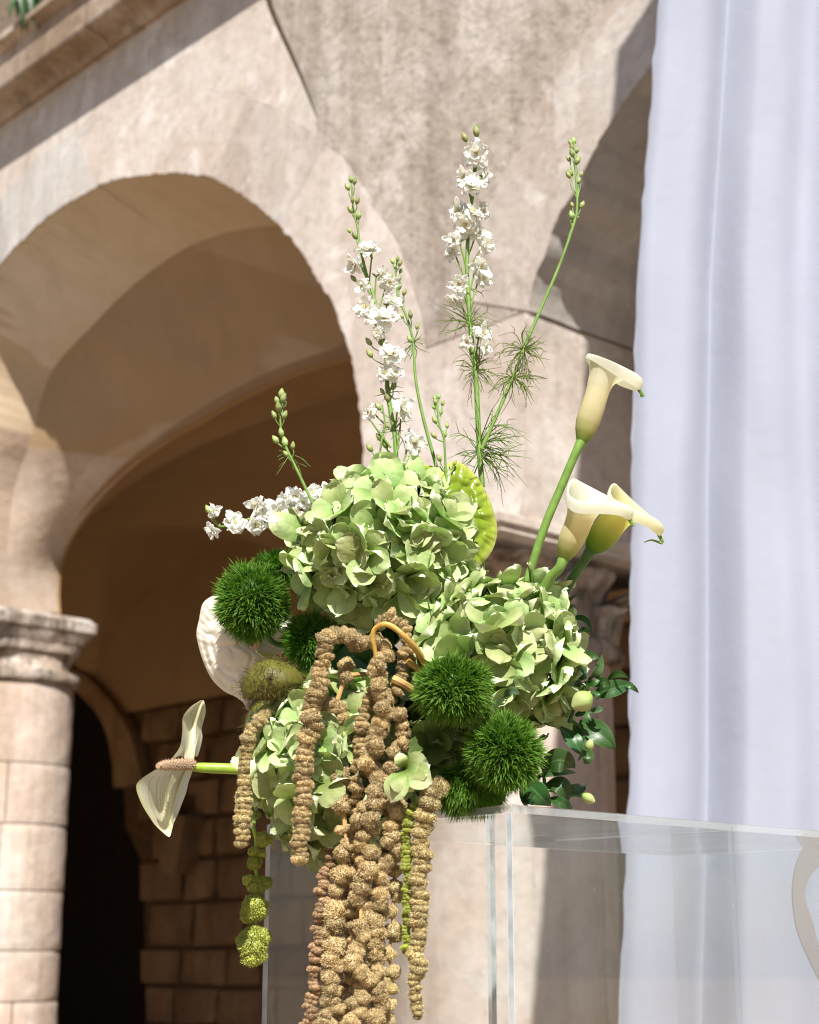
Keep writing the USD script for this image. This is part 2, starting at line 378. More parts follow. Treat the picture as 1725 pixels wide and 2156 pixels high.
petal('pale_bud', [(0.0, (0.30, 0.42, 0.10)), (1.0, (0.50, 0.55, 0.25))], (0.9, 1.0, 0.5), 0.2, vary=0.08)
petal('balloon', [(0.0, (0.13, 0.13, 0.018)), (1.0, (0.17, 0.165, 0.025))], (0.9, 0.9, 0.3), 0.12, rough=0.5, vary=0.05, bump=0.3, mottle=0.3)


def amaranth(name, a, b, c):
    mat(name, {'oi': ('object_info', {}), 'geo': ('geometry', {}), 'n': ('noise_texture', {'scale': 420.0, 'detail': 2.0}),
               'r': ('rgb_ramp', {'ramp': [(0.3, a), (0.55, b), (0.75, c)]}),
               'v': ('map_range', {'from_min': 0.0, 'from_max': 1.0, 'to_min': 0.74, 'to_max': 1.2}), 'vc': ('combine_color', {}),
               'm': ('mix_color', {'blend_type': 'multiply', 'fac': 1.0, 'use_clamp_result': False}),
               't': ('translucent_bsdf', {}), 'p': ('principled_bsdf', {'roughness': 0.5, 'specular_ior_level': 0.5}), 'x': ('mix_closure', {'fac': 0.2})},
        [('geo.position', 'n.vector'), ('n.fac', 'r.fac'), ('oi.random', 'v.value'), ('v.result', 'vc.r'), ('v.result', 'vc.g'), ('v.result', 'vc.b'),
         ('r.color', 'm.a'), ('vc.color', 'm.b'), ('m.result', 'p.base_color'), ('m.result', 't.color'), ('p.BSDF', 'x.closure1'), ('t.BSDF', 'x.closure2')], 'x.closure')


amaranth('amaranth_tan', (0.42, 0.31, 0.14), (0.56, 0.43, 0.215), (0.72, 0.60, 0.38))
amaranth('amaranth_rust', (0.40, 0.255, 0.14), (0.50, 0.345, 0.20), (0.64, 0.48, 0.31))
amaranth('amaranth_green', (0.32, 0.37, 0.05), (0.44, 0.49, 0.09), (0.60, 0.63, 0.22))
amaranth('amaranth_olive', (0.45, 0.35, 0.15), (0.58, 0.475, 0.235), (0.74, 0.65, 0.41))

# white cloth: pale lavender weave, a little light comes through it
mat('cloth', {'tc': ('texture_coordinate', {}), 'geo': ('geometry', {}), 'n': ('noise_texture', {'scale': 5.0, 'detail': 4.0}),
              'r': ('rgb_ramp', {'ramp': [(0.3, (0.37, 0.40, 0.495)), (0.7, (0.39, 0.42, 0.51))]}),
              'nb': ('noise_texture', {'scale': 14.0, 'detail': 7.0, 'roughness': 0.6}), 'b': ('bump', {'strength': 0.10, 'distance': 0.02}),
              'p': ('principled_bsdf', {'roughness': 0.85, 'specular_ior_level': 0.15, 'sheen_weight': 0.1}), 't': ('translucent_bsdf', {'color': (0.42, 0.46, 0.57)}), 'x': ('mix_closure', {'fac': 0.22})},
    [('geo.position', 'n.vector'), ('n.fac', 'r.fac'), ('r.color', 'p.base_color'), ('geo.position', 'nb.vector'), ('nb.fac', 'b.height'), ('b.normal', 'p.normal'),
     ('p.BSDF', 'x.closure1'), ('t.BSDF', 'x.closure2')], 'x.closure')


def acrylic(name, haze, tint=(0.97, 0.98, 0.98)):
    mat(name, {'geo': ('geometry', {}), 'map': ('mapping', {'scale': (14, 14, 1.6)}), 'n': ('noise_texture', {'scale': 1.0, 'detail': 6.0, 'roughness': 0.65}),
               'r': ('rgb_ramp', {'ramp': [(0.42, (haze * .35,) * 3), (0.62, (haze, haze, haze)), (0.78, (haze * 3.2,) * 3)]}),
               'vor': ('noise_texture', {'scale': 160.0, 'detail': 2.0}), 'rs': ('rgb_ramp', {'ramp': [(0.73, (0, 0, 0)), (0.77, (0.22, 0.22, 0.22))]}),
               'ad': ('math', {'math_type': 'add'}),
               'lw': ('layer_weight', {'blend': 0.5}), 'pw': ('math', {'math_type': 'power', 'value2': 4.0}), 'fr': ('map_range', {'to_min': 0.04, 'to_max': 1.0}), 'tr': ('transparent_bsdf', {'color': tint}), 'gl': ('glossy_bsdf', {'roughness': 0.02, 'color': (1, 1, 1)}),
               'd': ('diffuse_bsdf', {'color': (0.56, 0.49, 0.42)}), 'x1': ('mix_closure', {}), 'x2': ('mix_closure', {})},
        [('geo.position', 'map.vector'), ('map.vector', 'n.vector'), ('n.fac', 'r.fac'), ('geo.position', 'vor.vector'), ('vor.fac', 'rs.fac'),
         ('r.color', 'ad.value1'), ('rs.color', 'ad.value2'), ('lw.facing', 'pw.value1'), ('pw.value', 'fr.value'), ('fr.result', 'x1.fac'), ('tr.BSDF', 'x1.closure1'), ('gl.BSDF', 'x1.closure2'),
         ('ad.value', 'x2.fac'), ('x1.closure', 'x2.closure1'), ('d.BSDF', 'x2.closure2')], 'x2.closure')


acrylic('acrylic', 0.03)
acrylic('acrylic_top', 0.06)
mat('acrylic_edge', {'geo': ('geometry', {}), 'n': ('noise_texture', {'scale': 40.0, 'detail': 4.0}), 'r': ('rgb_ramp', {'ramp': [(0.35, (0.30, 0.30, 0.30)), (0.65, (0.62, 0.62, 0.62))]}),
                     'tr': ('transparent_bsdf', {'color': (0.92, 0.95, 0.95)}), 'p': ('principled_bsdf', {'base_color': (0.62, 0.67, 0.70), 'roughness': 0.25}), 'x': ('mix_closure', {})},
    [('geo.position', 'n.vector'), ('n.fac', 'r.fac'), ('r.color', 'x.fac'), ('tr.BSDF', 'x.closure1'), ('p.BSDF', 'x.closure2')], 'x.closure')
mat('acrylic_seam', {'tr': ('transparent_bsdf', {'color': (0.96, 0.98, 0.98)}), 'p': ('principled_bsdf', {'base_color': (0.70, 0.74, 0.76), 'roughness': 0.25}), 'x': ('mix_closure', {'fac': 0.17})},
    [('tr.BSDF', 'x.closure1'), ('p.BSDF', 'x.closure2')], 'x.closure')
mat('half_clear_grey', {'tr': ('transparent_bsdf', {}), 'p': ('principled_bsdf', {'base_color': (0.30, 0.27, 0.25), 'roughness': 0.5}), 'x': ('mix_closure', {'fac': 0.55})},
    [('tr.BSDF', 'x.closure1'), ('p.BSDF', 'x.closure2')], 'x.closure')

# ================================================================== SETTING
def curve_uz(pts, v):
    return np.array([inv(px, py, v) for px, py in pts])


IMP_U, IMP_Z = inv(1045, 1072, -0.12)                # corner of the right pier's impost
CAP_Z = W(0, 1284, 8.12)[2]                           # top of the left capital
FP = [(765, 1100), (765, 990), (762, 900), (750, 800), (730, 715), (690, 620), (620, 510), (540, 430), (450, 378), (400, 366), (350, 365), (300, 369),
      (255, 375), (205, 388), (203, 394), (150, 424), (100, 456), (50, 503), (0, 557), (-50, 632), (-95, 740), (-118, 900), (-125, 1080), (-126, 1290)]
AP = [(12, 1290), (13, 1190), (25, 1060), (42, 990), (61, 937), (75, 890), (90, 830), (120, 765), (190, 690), (250, 628), (325, 565), (410, 512), (500, 480), (575, 463)]
BP = [(122, 1290), (120, 1250), (125, 1190), (150, 1130), (200, 1060), (270, 990), (350, 932), (425, 890), (500, 847), (600, 800), (680, 772), (735, 757)]
RP = [(1098, 1100), (1100, 1060), (1106, 700), (1113, 650), (1128, 590), (1152, 530), (1180, 463), (1206, 413), (1233, 354), (1262, 308), (1298, 248), (1328, 195), (1383, 130), (1460, 60), (1560, -10), (1700, -70)]
T1, T2 = 0.40, 0.72
fc = curve_uz(FP, 0.0)
fc = np.vstack([[fc[1][0], IMP_Z], fc[1:]])
fc_s = catmull(fc, 220)
ac = catmull(curve_uz(AP, T1), 120)
bc = catmull(curve_uz(BP, T2), 120)
rc = curve_uz(RP, 0.0); rc = np.vstack([[rc[1][0], IMP_Z], rc[1:]])
rc_s = catmull(rc, 120)


def mirror(c, uc):
    keep = c[c[:, 0] < uc]
    m = keep[::-1].copy(); m[:, 0] = 2 * uc - m[:, 0]
    return np.vstack([keep, m])[::-1]                # runs from the right foot over the crown to the left foot


def resample(c, n, at=None):
    d = np.r_[0, np.cumsum(np.linalg.norm(np.diff(c, axis=0), axis=1))]
    k = np.argmax(c[:, 1])
    h = n // 2
    s = np.r_[np.linspace(0, d[k], h, endpoint=False), np.linspace(d[k], d[-1], n - h)]
    return np.c_[np.interp(s, d, c[:, 0]), np.interp(s, d, c[:, 1])]


UC = ac[0][0] + 1.46
af = mirror(ac, UC)
bf = mirror(bc, max(UC, bc[-1][0] + 0.02))
bf[:, 0] = bf[:, 0]
N = 320
f_r, a_r, b_r = resample(fc_s, N), resample(af, N), resample(bf, N)
chip = (meshkit.fbm(np.c_[f_r * 7, np.zeros(N)], 3, 3) - 0.5) * 0.012 + np.clip(meshkit.fbm(np.c_[f_r * 34, np.ones(N)], 3, 6) - 0.5, -1, .5) * 0.024


def loft(c0, v0, c1, v1, k=6):
    t = np.linspace(0, 1, k)[:, None, None]
    c = c0[None] * (1 - t) + c1[None] * t
    vv = np.broadcast_to(v0 + (v1 - v0) * t[..., 0], c.shape[:2])
    return grid(uvz(c[..., 0], vv, c[..., 1]))


wall = thing('arcade_wall', 'weathered pale stone arcade wall with a large round arch, plastered soffits and a moulded cornice', 'wall', (O[0], O[1], 0))


def outward(c):
    t = np.gradient(c, axis=0); t /= np.linalg.norm(t, axis=1, keepdims=True)
    return np.c_[t[:, 1], -t[:, 0]]


def ring(c, thick, cuts, grow=1.0):
    """Voussoirs along a curve: polygons between consecutive cuts."""
    n = outward(c) * grow
    out = []
    for i0, i1 in zip(cuts[:-1], cuts[1:]):
        idx = np.arange(i0, i1 + 1)
        ins = c[idx]; o = c[idx] + (thick + 0.05 * (meshkit.fbm(np.c_[c[idx] * 5, np.zeros(len(idx))], 4, 8)[:, None] - 0.5)) * n[idx]
        p = Polygon(np.vstack([ins, o[::-1]])).buffer(0)
        out.append(p)
    return out


f_rough = f_r.copy()
fn = outward(f_r)
f_rough += fn * chip[:, None]
sgn = 1.0 if (f_r[N // 2] + fn[N // 2] * 0.1)[1] > f_r[N // 2][1] else -1.0
cuts_f = [12, 48, 80, 110, 136, 160, 182, 206, 232, 260, 290]
open_f = Polygon(np.vstack([f_rough, [[f_rough[-1][0], 0], [f_rough[0][0], 0]]])).buffer(0)
vous = ring(f_rough, 0.36, cuts_f, sgn)
r_r = np.c_[np.interp(np.linspace(0, 1, 90), np.linspace(0, 1, len(rc_s)), rc_s[:, 0]), np.interp(np.linspace(0, 1, 90), np.linspace(0, 1, len(rc_s)), rc_s[:, 1])]
r_rough = r_r + outward(r_r) * ((meshkit.fbm(np.c_[r_r * 8, np.ones(90)], 4, 5) - 0.5) * 0.05)[:, None]
open_r = Polygon(np.vstack([r_rough, [[r_rough[-1][0], 0], [r_rough[0][0], 0]]])).buffer(0)
sg_r = -1.0 if (r_r[30] + outward(r_r)[30] * 0.1)[0] > r_r[30][0] else 1.0
zj = inv(1085, 664, 0)[1]                            # the bed joint that crosses the pier
kj = int(np.argmin(abs(r_r[:, 1] - zj)))
vous_r = ring(r_rough, 0.34, [kj, 88], sg_r)
taken = unary_union([open_f, open_r])
rings = []
rv = np.random.default_rng(5)
for i, p in enumerate(vous + vous_r):
    p = p.difference(taken).buffer(-0.0006)
    if p.is_empty:
        continue
    taken = unary_union([taken, p.buffer(0.0012)])
    rings.append(p)
    part(wall, 'voussoir', extrude_uz(p, -0.001 - rv.uniform(0, 0.0025), 0.03), 'grey_stone' if 5 <= i <= 7 else 'pale_stone', smooth=False)
CORN_P = 0.18
# the depth of the cornice follows from where its lower lip and its root are seen at the left edge of the view
from scipy.optimize import brentq
CORN_P = brentq(lambda p: inv(0, 184, -p)[1] - inv(0, 226, 0.0)[1], 0.02, 0.8)
CORN_P *= 1.6  # enlarged past that, for a longer cast shadow
CZ = inv(0, 184, -CORN_P)[1]
slot = catmull([inv(px, py, 0) for px, py in ((560, -20), (575, 30), (620, 130), (645, 190), (667, 248))], 12)
groove = Polygon(np.vstack([slot + np.c_[np.linspace(0.020, 0.005, 12), np.zeros(12)], (slot - np.c_[np.linspace(0.020, 0.005, 12), np.zeros(12)])[::-1]])).buffer(0)
part(wall, 'mortar_joint', extrude_uz(groove.buffer(-0.0003), 0.002, 0.03), 'dark_line_fill', smooth=False)  # narrow dark strip set into the cut in the wall face
rect = sbox(-6.5, IMP_Z, 3.2, CZ + 0.02)
face = rect.difference(unary_union([taken, groove, open_f, open_r]))
# pier stones beside the right arch below the bed joint, the spandrels above
pier = face.intersection(sbox(0.0, IMP_Z, 0.95, zj - 0.004))
spand = face.difference(sbox(-0.02, IMP_Z - 1, 0.97, zj + 0.004))
cutl = LineString([inv(880, 905, 0), inv(930, 700, 0), inv(925, 660, 0)])
mid_u = 0.30
for pz0, pz1 in ((IMP_Z, zj - 0.004),):
    q = pier.intersection(sbox(-1, pz0, 1, pz1))
    if not q.is_empty:
        part(wall, 'pier_block', extrude_uz(q, -0.004 if pz0 == IMP_Z else -0.001, 0.03), 'pale_stone', smooth=False)
lo = spand.intersection(sbox(-7, 0, -0.02, 9)); hi = spand.difference(sbox(-7, 0, -0.02, 9))
left_of = Polygon(np.vstack([[slot[0] + (slot[0] - slot[3]) * 8], slot, [slot[-1] + [0.02, -0.6]], [[-9, slot[-1][1] - 0.6]], [[-9, 9]], [[slot[0][0], 9]]])).buffer(0)
part(wall, 'spandrel', extrude_uz(spand.intersection(left_of), -0.001, 0.03), 'pale_stone', smooth=False)
part(wall, 'spandrel', extrude_uz(spand.difference(left_of), 0.0, 0.03), 'spandrel_stone', smooth=False, label='rough grey brown stone between the two arches')
core = sbox(-6.5, IMP_Z, 3.2, CZ + 2.6).difference(unary_union([open_f.buffer(0.02), open_r.buffer(0.02)]))
part(wall, 'wall_core', extrude_uz(core, 0.032, 0.27), 'joint_shade', smooth=False)
f_in = f_rough - fn * sgn * 0.001
def split_loft(c0, v0, c1, v1, k, px_z, names, mats):
    z_cut = c0[:, 1].copy()
    L = np.where((np.arange(N) > N // 2) & (c1[:, 1] < px_z))[0][0]
    for a, b, nm, m in ((0, L + 1, names[0], mats[0]), (L, N, names[1], mats[1])):
        v_, f_, _ = loft(c0[a:b], v0, c1[a:b], v1, k)
        part(wall, nm, (v_, f_), m)


split_loft(f_in, 0.006, a_r, T1, 9, inv(61, 937, T1)[1] + 0.06, ('outer_soffit', 'springer_block'), ('soffit_shade_tone', 'springer_shade_tone'))
split_loft(a_r, T1, b_r, T2, 7, inv(68, 985, T1)[1], ('inner_soffit', 'springer_block'), ('web_shade_tone', 'springer_shade_tone'))  # shade in the colour above, paler tone at the foot
# back face of the inner arch and the wall above it
bpoly = sbox(-6.5, CAP_Z, 3.2, CZ).difference(Polygon(np.vstack([b_r, [[b_r[-1][0], 0], [b_r[0][0], 0]]])).buffer(0.004)).difference(open_r.buffer(0.03))
part(wall, 'inner_face', extrude_uz(bpoly, T2 - 0.03, T2 + 0.02), 'vault_shade_tone', smooth=False)
# jamb and soffit of the right arch, in two beds
for k0, k1, ins in ((0, kj, 0.004), (kj, 89, 0.0)):
    c = r_rough[k0:k1 + 1].copy()
    c[:, 0] += 0.001 + ins
    if k0 == 0:
        c[-1, 1] -= 0.004
    else:
        c[0, 1] += 0.004
    depth = np.linspace(0.004, 0.72, 16)
    P = uvz(np.broadcast_to(c[:, 0], (16, len(c))), np.broadcast_to(depth[:, None], (16, len(c))), np.broadcast_to(c[:, 1], (16, len(c))))
    nz = (meshkit.fbm(P * 7, 4, 9) - 0.5)[..., None] * 0.02
    nz[0] = 0
    v_, f_, uv_ = grid(P + nz * U)
    part(wall, 'jamb_block', (v_, f_), 'pale_stone' if k0 == 0 else 'grey_stone')


def profile(vz, u0, u1, n=2):
    vz = np.asarray(vz, float); us = np.linspace(u0, u1, n)
    P = np.array([uvz(np.full(len(vz), u), vz[:, 0], vz[:, 1]) for u in us])
    v, f, _ = grid(P)
    return v, f


p = CORN_P
z_fas = inv(0, 138, -p)[1]; z_gr = inv(0, 112, -p + 0.04)[1]
fas = [(0.03, CZ - 0.05), (-0.03, CZ - 0.05), (-0.05, CZ - 0.02), (-0.09, CZ - 0.006), (-p + 0.006, CZ - 0.004), (-p, CZ + 0.006), (-p, z_fas - 0.008), (-p + 0.008, z_fas), (0.05, z_fas + 0.004)]
for i, (a, b) in enumerate(zip(np.linspace(-6.5, 2.9, 9)[:-1], np.linspace(-6.5, 2.9, 9)[1:])):
    part(wall, 'cornice_block', profile(fas, a + 0.003, b - 0.003), 'cornice_stone', smooth=30)
part(wall, 'cornice_neck', profile([(-p + 0.05, z_fas - 0.002), (-p + 0.05, z_gr), (0.05, z_gr)], -6.5, 2.9), 'cornice_stone', smooth=30)
part(wall, 'cornice_top', profile([(-p + 0.05, z_gr + 0.001), (-p - 0.01, z_gr + 0.02), (-p - 0.01, z_gr + 0.05), (-0.06, z_gr + 0.16), (0.12, z_gr + 0.18)], -6.5, 2.9), 'cornice_stone', smooth=30)
part(wall, 'parapet', extrude_uz(sbox(-6.5, z_gr + 0.1, 2.9, z_gr + 2.2), 0.10, 0.26), 'cornice_stone', smooth=False)

# ---- vaulted loggia behind the arcade
BACK = 3.0
gu, gv = np.meshgrid(np.linspace(-7.5, 3.6, 140), np.linspace(T2 + 0.02, BACK, 44))
SPR = CAM_Z + 1.62; RISE = 1.15
hu = np.sqrt(np.clip(1 - (((gu - UC + 1.6) % 3.2 - 1.6) / 1.62) ** 2, 0, 1))
hv = np.sqrt(np.clip(1 - ((gv - 0.5 * (T2 + BACK)) / (0.5 * (BACK - T2) + 0.05)) ** 2, 0, 1))
zz = SPR + RISE * np.maximum(hu * 0.95, hv)
v_, f_, uv_ = grid(uvz(gu, gv, zz))
single('vaulted_ceiling', (v_, f_), 'vault_shade_tone', smooth=30, kind='structure', label='plastered groin vault of the loggia, brown shade put into its colour')
roof = box_uvz(-7.6, 3.7, T2 + 0.03, BACK + 0.4, SPR + RISE + 0.15, SPR + RISE + 0.3)  # unseen slab, added to keep the sun off the loggia
single('loggia_roof', roof, 'vault_shade_tone', smooth=False, kind='structure', label='unseen solid roof over the loggia, added to block the sun')

back = thing('masonry_wall', 'dark brown wall of squared stones with an arched black doorway, inside the loggia', 'wall', tuple(uvz(-2.0, BACK, 0.0)))
DP = [(60, 1400), (100, 1408), (140, 1429), (200, 1481), (235, 1530), (252, 1600), (257, 1740), (266, 1758), (296, 1825), (298, 2400)]
dc = np.array([inv(a, b, BACK) for a, b in DP])
dl = dc[0][0]
mirr = dc[:6][::-1].copy(); mirr[:, 0] = 2 * dl - mirr[:, 0] - 0.3
door = Polygon(np.vstack([dc[:-1], [[dc[-1][0], 0.0]], [[mirr[0][0], 0.0]], mirr])).buffer(0)
MZ = inv(430, 1470, BACK)[1]
up = sbox(-7.5, MZ, 3.6, SPR + RISE + 0.2).difference(door)
dn = sbox(-7.5, 0, 3.6, MZ).difference(door)
part(back, 'plaster', extrude_uz(up, BACK, BACK + 0.2), 'vault_shade_tone', smooth=False)
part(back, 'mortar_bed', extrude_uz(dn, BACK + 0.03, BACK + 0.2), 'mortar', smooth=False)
rb = np.random.default_rng(11)
z = MZ - 0.01
row = 0
holes = sbox(*[*(inv(374, 1714, BACK)), *(inv(416, 1672, BACK))])
solid_d = door.buffer(0.08)
while z > 0.02:
    h = rb.uniform(0.24, 0.33)
    z0 = max(z - h, 0.02)
    x = dc[-1][0] - 0.02 if row % 2 else dc[-1][0] - 0.2
    x = -7.2 if False else x
    while x < 1.9:
        w = rb.uniform(0.3, 0.62)
        blk = sbox(x + 0.018, z0 + 0.018, x + w - 0.018, z - 0.018)
        if not blk.intersects(door.buffer(0.012)) and not blk.intersects(holes):
            m = rough_block(x + 0.018, x + w - 0.018, BACK, BACK + 0.1, z0 + 0.018, z - 0.018, 0.03, 100 + row * 50 + int(x * 10) % 50)
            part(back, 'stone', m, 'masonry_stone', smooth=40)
        else:
            q = blk.difference(door.buffer(0.012)).difference(holes)
            if q.area > 0.004:
                part(back, 'stone', extrude_uz(q, BACK - 0.012, BACK + 0.1), 'masonry_stone', smooth=False)
        x += w
    z = z0
    row += 1
rimo = np.array([inv(a, b, BACK) for a, b in ((60, 1378), (110, 1384), (156, 1405), (200, 1429), (250, 1481), (290, 1545), (306, 1600), (318, 1650))])
rimi = np.array([inv(a, b, BACK) for a, b in ((60, 1399), (100, 1408), (140, 1429), (200, 1481), (235, 1530), (252, 1600), (256, 1660))])
rim = Polygon(np.vstack([catmull(rimo, 24), catmull(rimi, 24)[::-1]])).buffer(0)
part(back, 'door_arch', extrude_uz(rim, BACK - 0.07, BACK + 0.02), 'masonry_stone', smooth=False)
cb = [inv(a, b, BACK) for a, b in ((362, 1716), (430, 1720), (420, 1780), (408, 1842), (380, 1836), (370, 1776))]
part(back, 'corbel', extrude_uz(Polygon(cb).buffer(0), BACK - 0.16, BACK + 0.02), 'masonry_stone', smooth=False, label='pale corbel stone projecting from the wall')
room = trimesh.creation.box(extents=(1, 1, 1))
pv = np.asarray(room.vertices)
single('dark_room', (uvz(-7.4 + (pv[:, 0] + .5) * 9.6, BACK + 0.21 + (pv[:, 1] + .5) * 2.5, -0.0 + (pv[:, 2] + .5) * 4.2), np.asarray(room.faces)[:, ::-1]), 'unlit_black', smooth=False, kind='structure', label='room behind the doorway with its darkness put into the colour')
single('loggia_end', box_uvz(-7.6, -7.5, 0.0, BACK + 0.2, 0.0, 5.0), 'vault_shade_tone', smooth=False, kind='structure', label='end wall of the loggia')

# ---- ground: pale paving, one sheet
g = 60.0
single('paving', (np.array([[-g, -g, 0], [g, -g, 0], [g, g, 0], [-g, g, 0]], float), np.array([[0, 1, 2, 3]])), 'paving_stone', smooth=False, kind='structure', label='pale stone paving of the courtyard')
cw = trimesh.creation.box(extents=(34, 0.5, 5.5)); cw.apply_translation((0, -13, 2.75))  # unseen wings, added for bounce light and reflections
single('courtyard_wall', cw, 'pale_stone', smooth=False, kind='structure', label='plain unseen stone wing on the other side of the courtyard, added for bounce light')
cw = trimesh.creation.box(extents=(0.5, 22, 5.5)); cw.apply_translation((-12, -1.5, 2.75))
single('courtyard_wall', cw, 'pale_stone', smooth=False, kind='structure', label='plain unseen stone wing on the left side of the courtyard, added for bounce light')


# ---- columns
def superring(c, z, half, n, k=48):
    a = np.linspace(0, 2 * np.pi, k, endpoint=False)
    r = half / (np.abs(np.cos(a)) ** n + np.abs(np.sin(a)) ** n) ** (1 / n)
    return np.array(c)[None, :] + np.outer(r * np.cos(a), U) + np.outer(r * np.sin(a), V) + z * Z


def stack(c, levels, k=48, jit=0.0, seed=0):
    rings = [superring(c, z, h, n, k) for z, h, n in levels]
    P = np.array(rings)
    if jit:
        d = (meshkit.fbm(P * 14, 4, seed) - 0.5) * jit
        P = P + d[..., None] * ((P - np.array(c)) * [1, 1, 0]) / 0.3
    m = len(levels)
    v = P.reshape(-1, 3); f = []
    for i in range(m - 1):
        for j in range(k):
            a, b = i * k + j, i * k + (j + 1) % k
            f += [(a, b, b + k), (a, b + k, a + k)]
    v = np.vstack([v, P[0].mean(0), P[-1].mean(0)])
    for j in range(k):
        f += [(len(v) - 2, (j + 1) % k, j), (len(v) - 1, (m - 1) * k + j, (m - 1) * k + (j + 1) % k)]
    return v, np.array(f)


def drum_block(c, r, a0, a1, z0, z1, seed):
    g = np.random.default_rng(seed)
    na, nz = 36, 14
    ga = 0.0025 / r
    A, B = np.meshgrid(np.linspace(a0 + ga, a1 - ga, na), np.linspace(z0 + 0.003, z1 - 0.003, nz))
    e = np.minimum(np.minimum(A - a0, a1 - A) * r, np.minimum(B - z0, z1 - B))
    rr = r - 0.008 * (1 - np.clip(e / 0.009, 0, 1)) ** 2 + g.uniform(-0.0025, 0.0025)
    P = np.array(c) + (rr * np.cos(A))[..., None] * U + (rr * np.sin(A))[..., None] * V + B[..., None] * Z
    P += ((meshkit.fbm(P * 11, 4, seed) - 0.5) * 0.010)[..., None] * (np.cos(A)[..., None] * U + np.sin(A)[..., None] * V)
    v, f, _ = grid(P)
    return v, f


_lu = inv(11, 1255, T1)[0]
LC = uvz(_lu - 0.2, T1 + 0.2, 0.0)
LK = (LC[1] * math.cos(PITCH) + 0.4) / (8.18 * math.cos(PITCH) + 0.4)
zl = lambda py: W(10, py, LC[1] - 0.22)[2]
col = thing('stone_column', 'round column of stacked stone blocks with a worn capital, at the left edge beside the black doorway', 'column', tuple(LC), group=None)
zs = [zl(y) for y in (1436, 1607, 1735, 1875, 2002, 2110, 2240)] + list(np.arange(zl(2240) - 0.3, 0.05, -0.3)) + [0.0]
part(col, 'core', stack(LC, [(0.0, 0.285, 2), (zs[0], 0.285, 2)], 40), 'mortar')
for i in range(len(zs) - 1):
    a = (-1.15, 2.6, -0.6, 2.2, -1.4, 2.9, -0.9)[i % 7]
    for j in range(2):
        part(col, 'shaft_block', drum_block(LC, 0.30, a + j * math.pi, a + (j + 1) * math.pi, zs[i + 1], zs[i], 40 + i * 5 + j), 'column_stone', smooth=40)
part(col, 'astragal', stack(LC, [(zl(1436), 0.30, 2), (zl(1431), 0.322, 2), (zl(1421), 0.33, 2), (zl(1412), 0.322, 2), (zl(1408), 0.30, 2)], 48, 0.01, 3), 'capital_stone')
part(col, 'bell', stack(LC, [(zl(1409), 0.28, 2), (zl(1394), 0.262, 2.2), (zl(1385), 0.25, 3), (zl(1370), 0.255, 4), (zl(1368), 0.255, 4), (zl(1367), 0.270, 4), (zl(1352), 0.278, 4.5), (zl(1351), 0.262, 5), (zl(1348), 0.262, 5)], 96, 0.02, 4), 'capital_stone', smooth=25)
part(col, 'abacus', stack(LC, [(zl(1349), 0.262, 6), (zl(1344), 0.272, 8), (zl(1322), 0.295, 12), (zl(1320), 0.302, 14), (zl(1302), 0.306, 14), (zl(1299), 0.306, 14), (zl(1297), 0.296, 14), (zl(1290), 0.286, 12), (CAP_Z - 0.002, 0.27, 8)], 120, 0.022, 5), 'capital_stone', smooth=25)

ru, rz = inv(1047, 1500, 0.36)
RC = uvz(ru, 0.36, 0.0)
RR = 247 / F * (RC[1] * math.cos(PITCH) + 0.1)
zr = lambda py: W(1047, py, RC[1] - 0.2)[2]
colr = thing('stone_column', 'thick round column with a leaf capital, behind the flowers and half in the shadow of the curtain', 'column', tuple(RC))
zs = [zr(1392), 0.4, 0.0]
zs = [z for i, z in enumerate(zs) if i == 0 or z < zs[i - 1] - 0.05]
for i in range(len(zs) - 1):
    for j in range(3):
        a = 0.2 + 1.2 * i
        part(colr, 'shaft_block', drum_block(RC, RR, a + j * 2.0944, a + (j + 1) * 2.0944, zs[i + 1], zs[i], 90 + i * 5 + j), 'column_stone', smooth=40)
part(colr, 'core', stack(RC, [(0.0, RR - 0.014, 2), (zs[0], RR - 0.014, 2)], 40), 'mortar')
zt, zb = IMP_Z - 0.075, zr(1388)
part(colr, 'astragal', stack(RC, [(zb - 0.01, RR, 2), (zb, RR + 0.035, 2), (zb + 0.03, RR + 0.042, 2), (zb + 0.055, RR + 0.03, 2), (zb + 0.06, RR - 0.02, 2)], 48, 0.012, 8), 'capital_stone')
part(colr, 'bell', stack(RC, [(zb + 0.05, RR - 0.03, 2), (zb + 0.2, RR - 0.02, 2), (zb + 0.35, RR + 0.01, 2.2), (zt, RR + 0.03, 2.6)], 48, 0.02, 9), 'capital_stone')
_h = RR + 0.095
abp = lambda h, z: [uvz(ru + a * h, 0.36 + b * h, z) for a, b in ((1, -1), (1, 1), (-1, 1), (-1, -1))]
lv = [(_h - 0.05, zt - 0.004), (_h - 0.012, zt + 0.010), (_h - 0.012, zt + 0.028), (_h - 0.004, zt + 0.030), (_h, zt + 0.036), (_h, IMP_Z - 0.012), (_h - 0.012, IMP_Z - 0.006), (_h - 0.03, IMP_Z - 0.004)]
av = np.array([abp(h, z) for h, z in lv]); af_ = []
for i in range(len(lv) - 1):
    for j in range(4):
        p_, q_ = i * 4 + j, i * 4 + (j + 1) % 4
        af_ += [(p_, q_, q_ + 4), (p_, q_ + 4, p_ + 4)]
af_ += [(0, 2, 1), (0, 3, 2), (28, 29, 30), (28, 30, 31)]
part(colr, 'abacus', (av.reshape(-1, 3), np.array(af_)), 'pale_stone', smooth=False)


